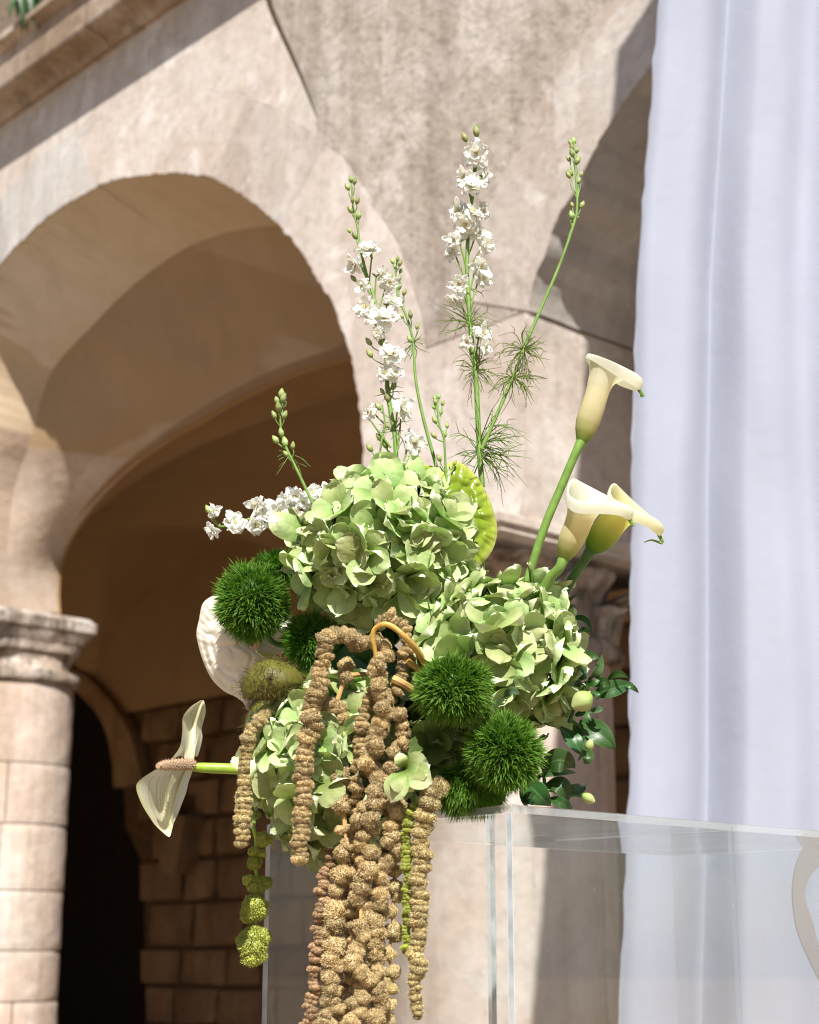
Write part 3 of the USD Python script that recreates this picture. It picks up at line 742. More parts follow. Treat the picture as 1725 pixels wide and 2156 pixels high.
def tongue(c, r0, ang, w, z0, z1, out, seed):
    t, s = np.meshgrid(np.linspace(0, 1, 14), np.linspace(-1, 1, 9), indexing='ij')
    ww = w * (1 - 0.25 * t) * np.where(t > 0.75, np.sqrt(np.clip(1 - ((t - 0.75) / 0.26) ** 2, 0.02, 1)), 1)
    curl = np.clip((t - 0.55) / 0.45, 0, 1)
    rr = r0 + 0.02 + out * (0.25 * t + 0.75 * np.sin(curl * 2.0)) - 0.035 * s ** 2 + 0.015 * np.cos(s * 9)
    z = z0 + (z1 - z0) * (t - 0.16 * curl ** 3)
    a = ang + s * ww / (r0 + 0.05)
    P = np.array(c) + (rr * np.cos(a))[..., None] * U + (rr * np.sin(a))[..., None] * V + z[..., None] * Z
    Q = np.array(c) + ((r0 - 0.03) * np.cos(a))[..., None] * U + ((r0 - 0.03) * np.sin(a))[..., None] * V + z[..., None] * Z
    v1, f1, _ = grid(P); v2, f2, _ = grid(P - 0.035 * (np.cos(a)[..., None] * U + np.sin(a)[..., None] * V))
    return merge([(v1, f1), (v2, f2)])[:2]


H = zt - zb
for j in range(8):
    part(colr, 'capital_leaf', tongue(RC, RR - 0.02, j * math.pi / 4 + math.pi / 8, 0.15, zb + 0.055, zb + 0.62 * H, 0.07, j), 'capital_stone', smooth=50)
for j in range(8):
    part(colr, 'capital_leaf', tongue(RC, RR - 0.01, j * math.pi / 4, 0.13 if j % 2 == 0 else 0.17, zb + 0.2 * H, zt - 0.004, 0.09 if j % 2 == 0 else 0.235, j + 9), 'capital_stone', smooth=50)

# ---- weed on the cornice
wd = uvz(*([inv(66, 40, -p + 0.03)[0]]), -p + 0.03, inv(66, 40, -p + 0.03)[1])
ws = []
for k in range(26):
    q = wd + np.array([rng.normal(0, 0.03), rng.normal(0, 0.03), 0.16 + rng.uniform(0, 0.12)])
    e = wd + np.array([rng.normal(0, 0.05), rng.normal(-0.03, 0.03), rng.uniform(-0.1, 0.12)])
    ws.append(leaf(q, (q + e) / 2 + [0, -0.03, 0.03], e, 0.018, np.array([0, -1, 0.2]), seed=k))
v_, f_, uv_ = merge(ws)
single('wall_weed', (v_, f_), 'leaf_dark', smooth=True, uv=uv_, label='dark green weed growing out of the cornice in the upper left corner', cat='plant')

# ---- curtain: one hanging sheet of white cloth
ZE = np.array([-0.98, -0.15, 0.336, 0.877, 1.306, 1.9, 3.0, 4.6, 6.6])
XE = np.array([0.335, 0.366, 0.4027, 0.426, 0.4526, 0.517, 0.636, 0.80, 1.0])


def fold_depth(s, zrel):
    lo = np.clip((1.2 - zrel) / 1.6, 0, 1)
    a0 = 0.085 - 0.055 * lo
    w = 0.156 - a0
    q = np.clip((s - a0) / w, 0, 1)
    top = 0.5 * (1.75 - 0.4 * lo) * w
    d = np.where(s < 0.03, (0.03 - s) ** 2 * 18, 0.0) + top * q ** 2
    back = np.clip((s - 0.138) / 0.085, 0, 1)
    d = d * 1.12 - top * 1.12 * (back * back * (3 - 2 * back))
    for c, wd, h, sl in ((0.335, 0.05, 0.042, .05), (0.52, 0.07, 0.05, .03), (0.78, 0.09, 0.06, .02), (1.05, 0.08, 0.05, .0), (1.35, 0.1, 0.06, .0)):
        d = d + h * np.exp(-((s - c - sl * lo) / wd) ** 2)
    return d


ss = np.unique(np.r_[np.linspace(0, 0.4, 150), np.linspace(0.4, 1.7, 120)])
zzr = np.linspace(-0.97, 4.7, 160)
S, R = np.meshgrid(ss, zzr)
X = np.interp(R, ZE, XE) + S * (1.0 - 0.012 * R)
dn_ = fold_depth(S, R)
Y = 3.0 + dn_ + (meshkit.fbm(np.stack([S * 6, R * 1.2, R * 0], -1), 3, 2) - 0.5) * 0.05
X = X + (S < 0.002) * (meshkit.noise(np.stack([R * 90, R * 0, R * 0], -1), 4) - 0.5) * 0.006
v_, f_, uv_ = grid(np.stack([X, Y, R + CAM_Z], -1))
single('curtain', (v_, f_), 'cloth', smooth=True, uv=uv_, label='white floor-length curtain hanging in soft vertical folds at the right', cat='curtain')
# ================================================================== PLINTHS
PT = PLINTH_TOP
cA = np.array([0.0878, 1.42])
e1 = np.array([-U[0], -U[1]]); e2 = np.array([V[0], V[1]])


def at_top(px, py):
    d = W(px, py, 1.0) - np.array([0, 0, CAM_Z])
    return (d * ((PT - CAM_Z) / d[2]))[:2]


cA = at_top(1078.5, 1693.5)
SIDE = 0.318
S1 = float(np.linalg.norm(at_top(562.5, 1735) - cA))
e1 = (at_top(562.5, 1735) - cA) / S1
SIDE1 = S1


def slab(c, a, b, la, lb, z0, z1):
    """Box from corner c along the unit vectors a and b."""
    m = trimesh.creation.box(extents=(1, 1, 1)); p = np.asarray(m.vertices) + 0.5
    xy = np.asarray(c)[None] + np.outer(p[:, 0] * la, a) + np.outer(p[:, 1] * lb, b)
    f = np.asarray(m.faces)
    if np.cross(a, b) < 0:
        f = f[:, ::-1]
    return np.c_[xy, z0 + p[:, 2] * (z1 - z0)], f


def plinth(c, label, th=0.0065, whole=True):
    t = thing('acrylic_plinth', label, 'plinth', (c[0], c[1], 0), group=None)
    zt_ = PT - 0.0075
    top = part(t, 'top_panel', slab(c, e1, e2, SIDE1, SIDE, zt_ + 0.0006, PT), 'acrylic_top', smooth=False)
    for (o, a, b, la) in ((c + e1 * th, e1, e2, SIDE1 - 2 * th), (c + e2 * (SIDE - th) + e1 * th, e1, e2, SIDE1 - 2 * th))[0 if whole else 1:]:
        part(t, 'side_panel', slab(o + a * 0.0006, a, b, la - 0.0012, th, 0.004, zt_), 'acrylic', smooth=False)
    for o in ((c, c + e1 * (SIDE1 - th)) if whole else (c,)):
        k = part(t, 'side_panel', slab(o, e1, e2, th, SIDE, 0.004, zt_), 'acrylic', smooth=False)
        if whole:
            part(k, 'polished_edge', slab(o - e2 * 0.0012, e1, e2, th, 0.0010, 0.004, zt_), 'acrylic_edge', smooth=False)
        if o is not c:
            part(k, 'polished_edge', slab(o + e2 * (SIDE + 0.0002), e1, e2, th, 0.0010, 0.004, zt_), 'acrylic_seam', smooth=False)
    if whole:
        part(t, 'corner_bead', slab(c + e1 * (SIDE1 - th - 0.0064) + e2 * (SIDE - th - 0.0064), e1, e2, 0.006, 0.006, 0.004, zt_ - 0.001), 'acrylic_edge', smooth=False)  # pale bead added over the dark reflection in the back corner
    # glue lines: thin bright seams where the panels meet
    for (o, a, b, la) in ((c, e1, e2, SIDE1), (c + e2 * SIDE, e1, e2, SIDE1), (c, e2, e1, SIDE), (c + e1 * SIDE1, e2, e1, SIDE)):
        part(top, 'glue_seam', slab(o - b * 0.0004, a, b, la, 0.0008, PT - 0.0072, PT - 0.0008), 'acrylic_seam', smooth=False)
    return t


plinth(cA, 'clear acrylic box plinth carrying the flowers')
cA2 = cA + e2 * (SIDE + 0.006)
plinth(cA2, 'clear acrylic box plinth standing behind the flower plinth, in front of the curtain', whole=False)
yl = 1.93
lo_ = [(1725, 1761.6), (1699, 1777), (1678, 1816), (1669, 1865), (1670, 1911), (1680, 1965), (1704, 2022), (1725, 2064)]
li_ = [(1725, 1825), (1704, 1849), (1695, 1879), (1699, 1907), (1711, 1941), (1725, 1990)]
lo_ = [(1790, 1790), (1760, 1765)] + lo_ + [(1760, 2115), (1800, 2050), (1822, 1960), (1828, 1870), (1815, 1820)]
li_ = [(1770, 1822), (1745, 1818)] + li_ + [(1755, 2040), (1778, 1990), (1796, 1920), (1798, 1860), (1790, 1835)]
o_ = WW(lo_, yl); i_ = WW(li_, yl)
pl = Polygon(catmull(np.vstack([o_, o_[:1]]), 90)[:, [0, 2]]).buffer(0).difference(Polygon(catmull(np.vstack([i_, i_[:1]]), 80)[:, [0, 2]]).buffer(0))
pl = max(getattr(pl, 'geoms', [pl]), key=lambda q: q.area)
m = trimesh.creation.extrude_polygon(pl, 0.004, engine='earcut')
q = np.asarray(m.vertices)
single('curved_band', (np.c_[q[:, 0], yl + 0.002 - q[:, 2], q[:, 1]], np.asarray(m.faces)), 'half_clear_grey', smooth=False,  # flat half-transparent grey band, closed up outside the view
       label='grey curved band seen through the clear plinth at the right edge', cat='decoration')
# ================================================================== FLOWERS
CAMP = np.array([0, 0, CAM_Z])
PX = lambda y: 1.0 / F * (y * math.cos(PITCH) + 0.25 * math.sin(PITCH))    # metres per photograph unit at distance y
RIGHT = np.array([1.0, 0, 0])
UPV = np.array([0, -math.sin(PITCH), math.cos(PITCH)])
FWD = np.array([0, math.cos(PITCH), math.sin(PITCH)])


def sph(n, seed=0):
    i = np.arange(n) + 0.5
    ph = np.arccos(1 - 2 * i / n); th = np.pi * (1 + 5 ** 0.5) * i + seed
    return np.c_[np.cos(th) * np.sin(ph), np.sin(th) * np.sin(ph), np.cos(ph)]


def frame(n, roll):
    n = nrm(n)
    a = nrm(np.cross(n, [0.31, 0.2, 0.9])); b = np.cross(n, a)
    return a * math.cos(roll) + b * math.sin(roll), b * math.cos(roll) - a * math.sin(roll), n


def round_petal(c, d, s, n, L, Wd, lift, cup, wav, g, m=7, k=6, tipnotch=0.0):
    """A broad petal from c along d (side s, outward n)."""
    t, x = np.meshgrid(0.5 - 0.5 * np.cos(np.linspace(0, np.pi, m)), np.linspace(-1, 1, k), indexing='ij')
    w = Wd * 2 * np.sqrt(np.clip(t * (1 - t), 0, 1)) * (0.62 + 0.42 * np.sqrt(t)) * (1 + 0.05 * np.sin(9 * t + 4 * x + g.uniform(0, 6))) + 0.05 * Wd * (1 - t)
    along = L * t * (1 - 0.10 * x ** 2 * t) - tipnotch * L * (1 - np.abs(x)) * (t > 0.99)
    ph1, ph2, ph3 = g.uniform(0, 6.28, 3)
    bend = lift * t - cup * t ** 2
    h = L * bend + Wd * 0.32 * x ** 2 * t * (0.6 + 0.4 * np.sin(ph1)) + L * wav * t ** 1.5 * (np.sin(3.1 * x + ph2) + 0.6 * np.sin(5.5 * x + 4 * t + ph3)) * np.abs(x) ** 0.5
    P = c + along[..., None] * d + (x * w)[..., None] * s + h[..., None] * n
    return grid(P)


def hydrangea(label, cx, cy, y, rx, ry, n, seed, mat_='hydrangea', keep=-0.35, loc=None, size=1.0, axis_depth=None, extra=()):
    g = np.random.default_rng(seed)
    px = PX(y)
    C = W(cx, cy, y)
    t = thing('hydrangea', label, 'hydrangea', tuple(W(cx, cy + ry * 0.9, y)))
    stem = tube(catmull([C, C + [0.0, 0.02, -0.03], C + [0.0, 0.03, -0.055]], 8), 0.004, 8)
    part(t, 'stem', stem, 'stem_green')
    v, f = ico(2)
    part(t, 'cluster_core', (C + v * np.array([rx, (rx + ry) / 2, ry]) * px * 0.66, f), 'leaf_dark')  # dark ball inside the head, stands for shade in the petal gaps
    D = sph(n, seed)
    for j, d in enumerate(list(D)):
        d = nrm(d + g.normal(0, 0.10, 3))
        facing = d @ nrm(CAMP - C)
        if facing < keep:
            continue
        R = np.array([rx, (rx + ry) / 2, ry]) * px * g.uniform(0.76, 0.95)
        c = C + d * R
        nn = nrm(d / R)
        nn = nrm(nn + g.normal(0, 0.20, 3))
        L = g.uniform(0.0215, 0.0285) * size
        a, b, nn = frame(nn, g.uniform(0, 6.28))
        ped = tube(np.array([c - nn * 0.03, c - nn * 0.001]), 0.0008, 5)
        ev, ef = ico(1)
        eye = (c + ev * 0.0021 + nn * 0.001, ef)
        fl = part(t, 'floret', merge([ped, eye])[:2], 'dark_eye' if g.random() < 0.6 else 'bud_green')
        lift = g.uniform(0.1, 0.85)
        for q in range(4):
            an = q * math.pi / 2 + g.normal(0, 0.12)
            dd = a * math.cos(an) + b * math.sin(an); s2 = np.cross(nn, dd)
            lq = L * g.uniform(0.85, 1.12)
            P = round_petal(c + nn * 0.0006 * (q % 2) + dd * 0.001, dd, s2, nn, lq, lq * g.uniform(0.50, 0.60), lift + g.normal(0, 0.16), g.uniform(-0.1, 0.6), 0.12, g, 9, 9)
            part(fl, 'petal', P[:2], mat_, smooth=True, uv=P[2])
    return t


hydrangea('large pale green hydrangea head at the top of the arrangement', 815, 1163, 1.555, 196, 164, 175, 1)
hydrangea('pale green hydrangea head on the right, below the calla lilies', 1048, 1382, 1.50, 168, 163, 135, 2)
hydrangea('pale green hydrangea head at the lower left, behind the hanging amaranth', 700, 1606, 1.535, 168, 184, 165, 3)
hydrangea('small green hydrangea head with shade put into its colour, under the upper right dianthus ball', 935, 1535, 1.52, 88, 66, 50, 4, 'hydrangea_shade', size=0.85)


# ---- green dianthus balls
def tuft_ball(label, cx, cy, y, rx, ry, seed, droop=0.0, tufts=1000, stem=None, length=0.0155):
    g = np.random.default_rng(seed)
    px = PX(y); C = W(cx, cy, y)
    R = np.array([rx, (rx + ry) / 2, ry]) * px * 1.06
    t = thing('dianthus_ball', label, 'dianthus', tuple(C - [0, 0, R[2]]), group=None)
    v, f = ico(2)
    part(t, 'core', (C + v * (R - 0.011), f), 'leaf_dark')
    vs, fs, uvs = [], [], []
    D = sph(tufts, seed)
    for d in D:
        d = nrm(d + g.normal(0, 0.06, 3))
        bump_ = 1 + 0.30 * (meshkit.noise(d * 2.1 + seed, seed) - 0.5) + 0.10 * (meshkit.noise(d * 5.0 + seed, seed + 1) - 0.5)
        base = C + d * (R * bump_ - length * 0.85)
        lean = g.normal(0, 0.34, 3) + np.array([0, 0, -droop])
        ax = nrm(d + lean)
        for k in range(8):
            b = nrm(ax + g.normal(0, 0.34, 3))
            L = length * g.uniform(0.55, 1.2)
            s = nrm(np.cross(b, g.normal(0, 1, 3))) * 0.00055
            sag = np.array([0, 0, -1.0]) * L * (0.06 + droop * 0.35)
            o = base + g.normal(0, 0.0012, 3)
            p = [o, o + b * L * 0.55 + sag * 0.3, o + b * L + sag]
            i = len(vs)
            vs += [p[0] - s, p[0] + s, p[1] - s * 0.9, p[1] + s * 0.9, p[2]]
            uvs += [(0, 0), (1, 0), (0, .55), (1, .55), (.5, 1)]
            fs += [(i, i + 1, i + 3), (i, i + 3, i + 2), (i + 2, i + 3, i + 4)]
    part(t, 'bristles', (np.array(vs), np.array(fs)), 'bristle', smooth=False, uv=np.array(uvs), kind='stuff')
    if stem is not None:
        sp = catmull(WW([p[:2] for p in stem], [p[2] for p in stem]), 14)
        part(t, 'stem', tube(sp, 0.0028, 8), 'stem_dark')
    return t


tuft_ball('shaggy green dianthus ball in front of the white anthurium, at the left', 533, 1266, 1.56, 78, 80, 11, stem=[(560, 1325, 1.56), (572, 1350, 1.57), (600, 1358, 1.58), (650, 1340, 1.60)])
tuft_ball('green dianthus ball half hidden between the left ball and the top hydrangea', 588, 1196, 1.62, 52, 38, 12, tufts=650)
tuft_ball('green dianthus ball tucked under the top hydrangea, beside the amaranth', 652, 1350, 1.575, 58, 58, 13, tufts=750)
tuft_ball('dark green dianthus ball below the right hydrangea, against the golden stems', 955, 1452, 1.415, 80, 70, 14)
tuft_ball('round green dianthus ball near the front corner of the plinth', 1063, 1585, 1.43, 77, 77, 15)
tuft_ball('drooping green dianthus ball resting on the plinth edge', 988, 1655, 1.465, 76, 56, 16, droop=0.55)


# ---- amaranth: beads made of tiny seeds
def unit_bead(kind, seed):
    """A cauliflower lump of tiny pointed seeds, about one unit in radius."""
    g = np.random.default_rng(seed)
    D = sph(640, seed); D += g.normal(0, 0.03, D.shape); D /= np.linalg.norm(D, axis=1, keepdims=True)
    if kind == 'ball':
        n = 11
        cs = sph(n, seed + 3) + g.normal(0, 0.25, (n, 3)); cs /= np.linalg.norm(cs, axis=1, keepdims=True)
        r = 0.74 + 0.26 * np.max(np.exp(-((1 - D @ cs.T) / 0.15)), axis=1)
    else:
        n = 5
        a = np.arange(n) * 2 * np.pi / n + g.uniform(0, 6)
        cs = np.c_[np.cos(a), np.sin(a), g.uniform(-0.3, 0.3, n)]; cs /= np.linalg.norm(cs, axis=1, keepdims=True)
        r = 0.68 + 0.34 * np.max(np.exp(-((1 - D @ cs.T) / 0.22)), axis=1)
    vs, fs = [], []
    cv, cf = ico(2)
    near = np.argmax(cv @ D.T, axis=1)
    vs.append(cv * (r[near] * 0.90)[:, None]); fs.append(cf); k = len(cv)
    for d, q in zip(D, r):
        d2 = nrm(d + g.normal(0, 0.38, 3))
        a, b, _ = frame(d2, g.uniform(0, 6))
        w = g.uniform(0.04, 0.07); h = g.uniform(0.08, 0.24)
        o = d * q * 0.90
        vs.append(np.array([o + a * w, o - a * w * .5 + b * w * .87, o - a * w * .5 - b * w * .87, o + d2 * h]))
        fs.append(np.array([(0, 1, 3), (1, 2, 3), (2, 0, 3)]) + k); k += 4
    return np.vstack(vs), np.vstack(fs)


BALLS = [unit_bead('ball', 200 + i) for i in range(6)]
RINGS = [unit_bead('ring', 300 + i) for i in range(6)]


def rotz(a):
    return np.array([[math.cos(a), -math.sin(a), 0], [math.sin(a), math.cos(a), 0], [0, 0, 1]])


def tassel(label, pts, y, rad, material, kind='ring', step=None, stem_mat='stem_tan', stem_r=0.0016, seed=0, squash=0.8, jitter=0.12, beads_at=None):
    """pts: path in photograph units (x, y[, dy]); beads every step units, or centred on the points when beads_at is given."""
    g = np.random.default_rng(seed)
    yy = np.array([y + (p[2] if len(p) > 2 else 0.0) for p in pts])
    P = WW([p[:2] for p in pts], yy)
    t = thing('amaranth_tassel', label, 'amaranth', tuple(P[0]))
    line = catmull(P, max(12, 6 * len(P)))
    part(t, 'stem', tube(line, stem_r, 7), stem_mat)
    px = PX(y)
    src = RINGS if kind == 'ring' else BALLS
    rad = np.atleast_1d(np.asarray(rad, float))
    if beads_at is not None:
        for (bx, by, br) in beads_at:
            yq = np.interp(by, sorted([p[1] for p in pts]), [q for _, q in sorted(zip([p[1] for p in pts], yy))])
            c = W(bx, by, yq)
            v, f = BALLS[g.integers(6)]
            S = br * px * 1.12 * np.array([g.uniform(.95, 1.1), 1.0, g.uniform(.82, .95)])
            part(t, 'bead', (c + (v @ rotz(g.uniform(0, 6)).T) * S, f), material, smooth=False)
        return t
    d = np.r_[0, np.cumsum(np.linalg.norm(np.diff(line, axis=0), axis=1))]
    s = 0.0
    while s < d[-1] + 1e-6:
        u = s / d[-1]
        r = np.interp(u, np.linspace(0, 1, len(rad)), rad) * px * (1.2 if kind == 'ring' else 1.1) * g.uniform(0.82, 1.15)
        c = np.array([np.interp(s, d, line[:, k]) for k in range(3)])
        k = min(np.searchsorted(d, s), len(line) - 2)
        tn = nrm(line[k + 1] - line[k])
        a, b, tn = frame(tn, g.uniform(0, 6.28))
        v, f = src[g.integers(6)]
        c = c + (a * g.normal(0, jitter) + b * g.normal(0, jitter)) * r
        M = np.stack([a * r, b * r, tn * r * squash], 1)
        part(t, 'bead', (c + v @ M.T, f), material, smooth=False)
        s += (step if step else 1.1) * (0.60 if kind == 'ring' else 0.80) * r
    return t


z6 = lambda L: [(469.3 + p[0] * .268, 1276.5 + p[1] * .268, *p[2:]) for p in L]
z7 = lambda L: [(469.3 + p[0] * .268, 1690.5 + p[1] * .268, *p[2:]) for p in L]
z6b = lambda L: [(469.3 + p[0] * .268, 1276.5 + p[1] * .268, p[2] * .268) for p in L]
z7b = lambda L: [(469.3 + p[0] * .268, 1690.5 + p[1] * .268, p[2] * .268) for p in L]

tassel('tan amaranth tassel at the far left, ending in mid air beside the green beads',
       z6([(375, 815, .01), (290, 890), (215, 1000, -.005), (188, 1150), (190, 1300), (175, 1420), (165, 1560), (155, 1700)]) + z7([(150, 200), (145, 340)]), 1.492, [10, 14, 14, 14, 15, 14, 16, 15, 13], 'amaranth_olive', seed=1)
tassel('tan amaranth tassel that arches over and hangs in front of the lower left hydrangea',
       z6([(1070, 330, .03), (1000, 240, .02), (835, 235), (785, 340), (815, 420), (770, 490), (775, 600), (720, 700), (690, 830), (700, 950), (660, 1060), (655, 1180), (640, 1290), (635, 1400), (632, 1500), (625, 1610), (620, 1720), (615, 1830)]) + z7([(612, 340), (610, 460)]), 1.432,
       [16, 18, 15, 18, 17, 15, 17, 18, 18, 18, 17, 16, 17, 16, 16, 15, 15, 14], 'amaranth_tan', seed=2, step=1.05)
tassel('knobbly tan amaranth tassel with bare stem showing between round beads',
       z6([(1130, 535, .02), (1040, 540), (970, 560), (900, 740), (860, 860), (870, 1000), (890, 1200), (925, 1400), (950, 1600), (965, 1790)]) + z7([(970, 290), (950, 480), (890, 760), (870, 1060), (860, 1300), (850, 1420), (815, 1700), (800, 1760)]), 1.465, 18, 'amaranth_tan', seed=3, stem_r=0.0022,
       beads_at=z6b([(970, 465, 72), (965, 555, 66), (750, 780, 70), (835, 775, 75), (905, 800, 68), (690, 850, 45), (945, 890, 68), (920, 1040, 82), (845, 1165, 75), (930, 1340, 88), (870, 1350, 40), (935, 1560, 88), (985, 1590, 45), (925, 1760, 45), (985, 1750, 40)])
       + z7b([(985, 330, 62), (940, 400, 70), (935, 575, 90), (1000, 600, 50), (890, 690, 62), (895, 850, 95), (890, 950, 95), (820, 1020, 55), (880, 1130, 95), (940, 1120, 55), (860, 1230, 85), (900, 1290, 60), (845, 1370, 75), (850, 1470, 75), (900, 1480, 50), (820, 1560, 60), (880, 1560, 50), (820, 1650, 60), (890, 1640, 60), (800, 1720, 60), (870, 1730, 60)]))
tassel('tan amaranth tassel looping over the golden stem at the top of the cascade',
       z6([(1215, 120), (1290, 95), (1390, 150), (1430, 230), (1440, 330), (1420, 400), (1490, 425, .01), (1420, 480), (1395, 560), (1360, 640), (1310, 720), (1250, 800)]), 1.455, [10, 13, 13, 12, 12, 11, 11, 12, 13, 12, 12], 'amaranth_tan', seed=4, jitter=0.25)
tassel('thick tan amaranth tassel in the middle of the cascade',
       z6([(1140, 300, .01), (1225, 300), (1290, 360), (1240, 430), (1180, 500), (1210, 585), (1250, 720), (1300, 830), (1230, 930), (1235, 1040), (1220, 1110), (1130, 1240), (1210, 1350), (1190, 1520), (1100, 1620), (1170, 1710), (1120, 1820)]) + z7([(1115, 380), (1115, 490), (1090, 660), (1085, 790), (1085, 1010), (1080, 1110), (1070, 1210), (1080, 1330), (1110, 1440), (1040, 1560), (1030, 1760)]), 1.445,
       [15, 17, 17, 19, 20, 19, 21, 20, 20, 19, 20, 20, 21, 20, 20, 19, 20], 'amaranth_tan', kind='ball', seed=5, step=1.05, jitter=0.35, squash=0.9)
tassel('slim tan amaranth tassel down the left side of the thick middle one',
       z6([(1175, 660), (1150, 770), (1120, 860), (1090, 960), (1080, 1060), (1080, 1140), (1065, 1260), (1060, 1380), (1050, 1480), (1070, 1590)]) + z7([(1060, 250), (1080, 420), (1050, 560), (1055, 740), (1030, 900), (1045, 1060), (1050, 1180), (1040, 1300), (1050, 1440), (1000, 1560), (990, 1760)]), 1.46, [11, 13, 13, 14, 15, 15, 16, 16, 15, 16], 'amaranth_tan', seed=6, jitter=0.3, step=1.15)
tassel('loose tan amaranth tassel winding down the right half of the cascade',
       z6([(1330, 830), (1390, 900), (1380, 1030, .01), (1450, 1090), (1340, 1140), (1330, 1260), (1290, 1400), (1340, 1560), (1390, 1650), (1310, 1790)]) + z7([(1310, 250), (1320, 400), (1260, 560), (1240, 720), (1220, 840), (1230, 1000), (1230, 1140), (1190, 1290), (1200, 1440), (1220, 1600), (1210, 1760)]), 1.45,
       [15, 17, 17, 18, 19, 20, 19, 20, 19, 20], 'amaranth_tan', kind='ball', seed=7, step=1.1, jitter=0.4, squash=0.9)
tassel('tan amaranth tassel with gaps, between the cascade and the green strand',
       z7([(1380, 60), (1370, 170), (1300, 320), (1360, 400), (1350, 540), (1350, 690), (1335, 860), (1340, 1010), (1300, 1190), (1340, 1330), (1310, 1460), (1290, 1600), (1270, 1760)]), 1.465, 15, 'amaranth_olive', seed=8, kind='ball',
       beads_at=z7b([(1360, 20, 75), (1320, 60, 60), (1400, 90, 50), (1310, 255, 75), (1370, 270, 50), (1350, 400, 75), (1390, 420, 45), (1260, 400, 55), (1350, 540, 55), (1350, 670, 75), (1370, 740, 50), (1325, 860, 55), (1280, 850, 45), (1340, 1010, 75), (1360, 1060, 45), (1300, 1190, 60), (1340, 1330, 62), (1320, 1460, 62), (1290, 1400, 45), (1300, 1590, 65), (1290, 1700, 60)]))
tassel('tan amaranth tassel at the right of the cascade, ending in a thin tip',
       z6([(1690, 1410, .01), (1630, 1500), (1600, 1590), (1590, 1690), (1560, 1790), (1560, 1890)]) + z7([(1565, 360), (1550, 470), (1555, 560), (1530, 640), (1555, 720), (1540, 830), (1540, 930), (1540, 1040), (1530, 1140), (1530, 1230), (1520, 1330), (1510, 1430), (1520, 1530), (1530, 1610), (1535, 1690)]), 1.435,
       [20, 20, 19, 19, 19, 18, 18, 17, 17, 17, 16, 15, 13, 9], 'amaranth_olive', seed=9)
tassel('thin bright green amaranth strand beside the right tan tassel',
       z7([(1500, 30), (1460, 130), (1450, 270), (1450, 400), (1450, 520), (1460, 640), (1445, 740), (1445, 860), (1445, 980), (1445, 1100), (1440, 1190)]), 1.44, [9, 11, 9, 11, 10, 9, 9, 9, 9], 'amaranth_green', seed=10, stem_mat='stem_lime', jitter=0.25)
tassel('bright green amaranth strand with big round beads, hanging at the left of the plinth',
       z6([(255, 1500, .03), (260, 1600, .02)]) + z7([(240, 180), (265, 300), (255, 480), (270, 640), (250, 830), (250, 980), (240, 1130)]), 1.575, 10, 'amaranth_green', seed=12, stem_mat='stem_lime', stem_r=0.002,
       beads_at=z7b([(262, 95, 38), (320, 290, 70), (250, 390, 48), (300, 400, 40), (250, 475, 62), (205, 610, 52), (270, 650, 72), (330, 630, 58), (250, 830, 112), (200, 900, 60), (235, 1110, 125), (180, 1080, 70), (300, 1060, 75), (240, 1200, 95), (250, 985, 40)]))
tassel('reddish amaranth strand behind the cascade, along its left side',
       z7([(860, 330), (830, 480), (800, 640), (770, 800), (752, 950), (745, 1100), (732, 1300), (720, 1450), (700, 1620), (690, 1770)]), 1.50, [9, 11, 12, 11, 11, 12, 12, 13], 'amaranth_rust', seed=13, jitter=0.3)
tassel('reddish amaranth strand seen through the gaps in the middle of the cascade',
       z7([(1000, 300), (990, 600), (985, 800), (985, 1000), (980, 1150), (970, 1300), (960, 1420), (950, 1600), (940, 1770)]), 1.50, 12, 'amaranth_rust', seed=14, jitter=0.3)
st = thing('bent_stem', 'thick golden amaranth stem bent in a loop below the top hydrangea', 'stem', tuple(W(805, 1320, 1.44)))
part(st, 'stem', tube(catmull(WW(z6([(1205, 420), (1192, 330), (1178, 250), (1195, 180), (1265, 142), (1340, 165), (1430, 240), (1520, 340), (1600, 470)]), [1.44, 1.438, 1.436, 1.434, 1.43, 1.43, 1.43, 1.44, 1.46]), 40), [0.0016, .0022, .0025, .0024, .0026, .0025, .003, .0032], 10), 'stem_gold')
part(st, 'side_stem', tube(catmull(WW(z6([(1335, 570), (1400, 600), (1480, 650)]), [1.45, 1.45, 1.46]), 10), 0.0036, 8), 'stem_tan')
part(st, 'side_stem', tube(catmull(WW(z6([(1450, 430), (1530, 490), (1560, 520)]), [1.45, 1.455, 1.46]), 10), 0.0028, 8), 'stem_gold')

# ---- single hydrangea floret in front of the cascade
tf = thing('hydrangea', 'loose pale green hydrangea floret hanging in front of the amaranth cascade', 'hydrangea', tuple(W(860, 1640, 1.43)))
g = np.random.default_rng(77)
for (tip, w, nx) in (((905, 1610), .013, .2), ((868, 1668), .016, .0), ((822, 1690), .011, -.3), ((840, 1585), .006, .2), ((910, 1650), .012, .3)):
    P = leaf(W(850, 1618, 1.435), W((850 + tip[0]) / 2, (1618 + tip[1]) / 2, 1.425), W(*tip, 1.43), w, nrm(CAMP - W(860, 1640, 1.43) + RIGHT * nx), 0.2, 10, 7, 1.15, 0.06, 0.2, int(tip[0]))
    part(tf, 'petal', P[:2], 'hydrangea', smooth=True, uv=P[2])


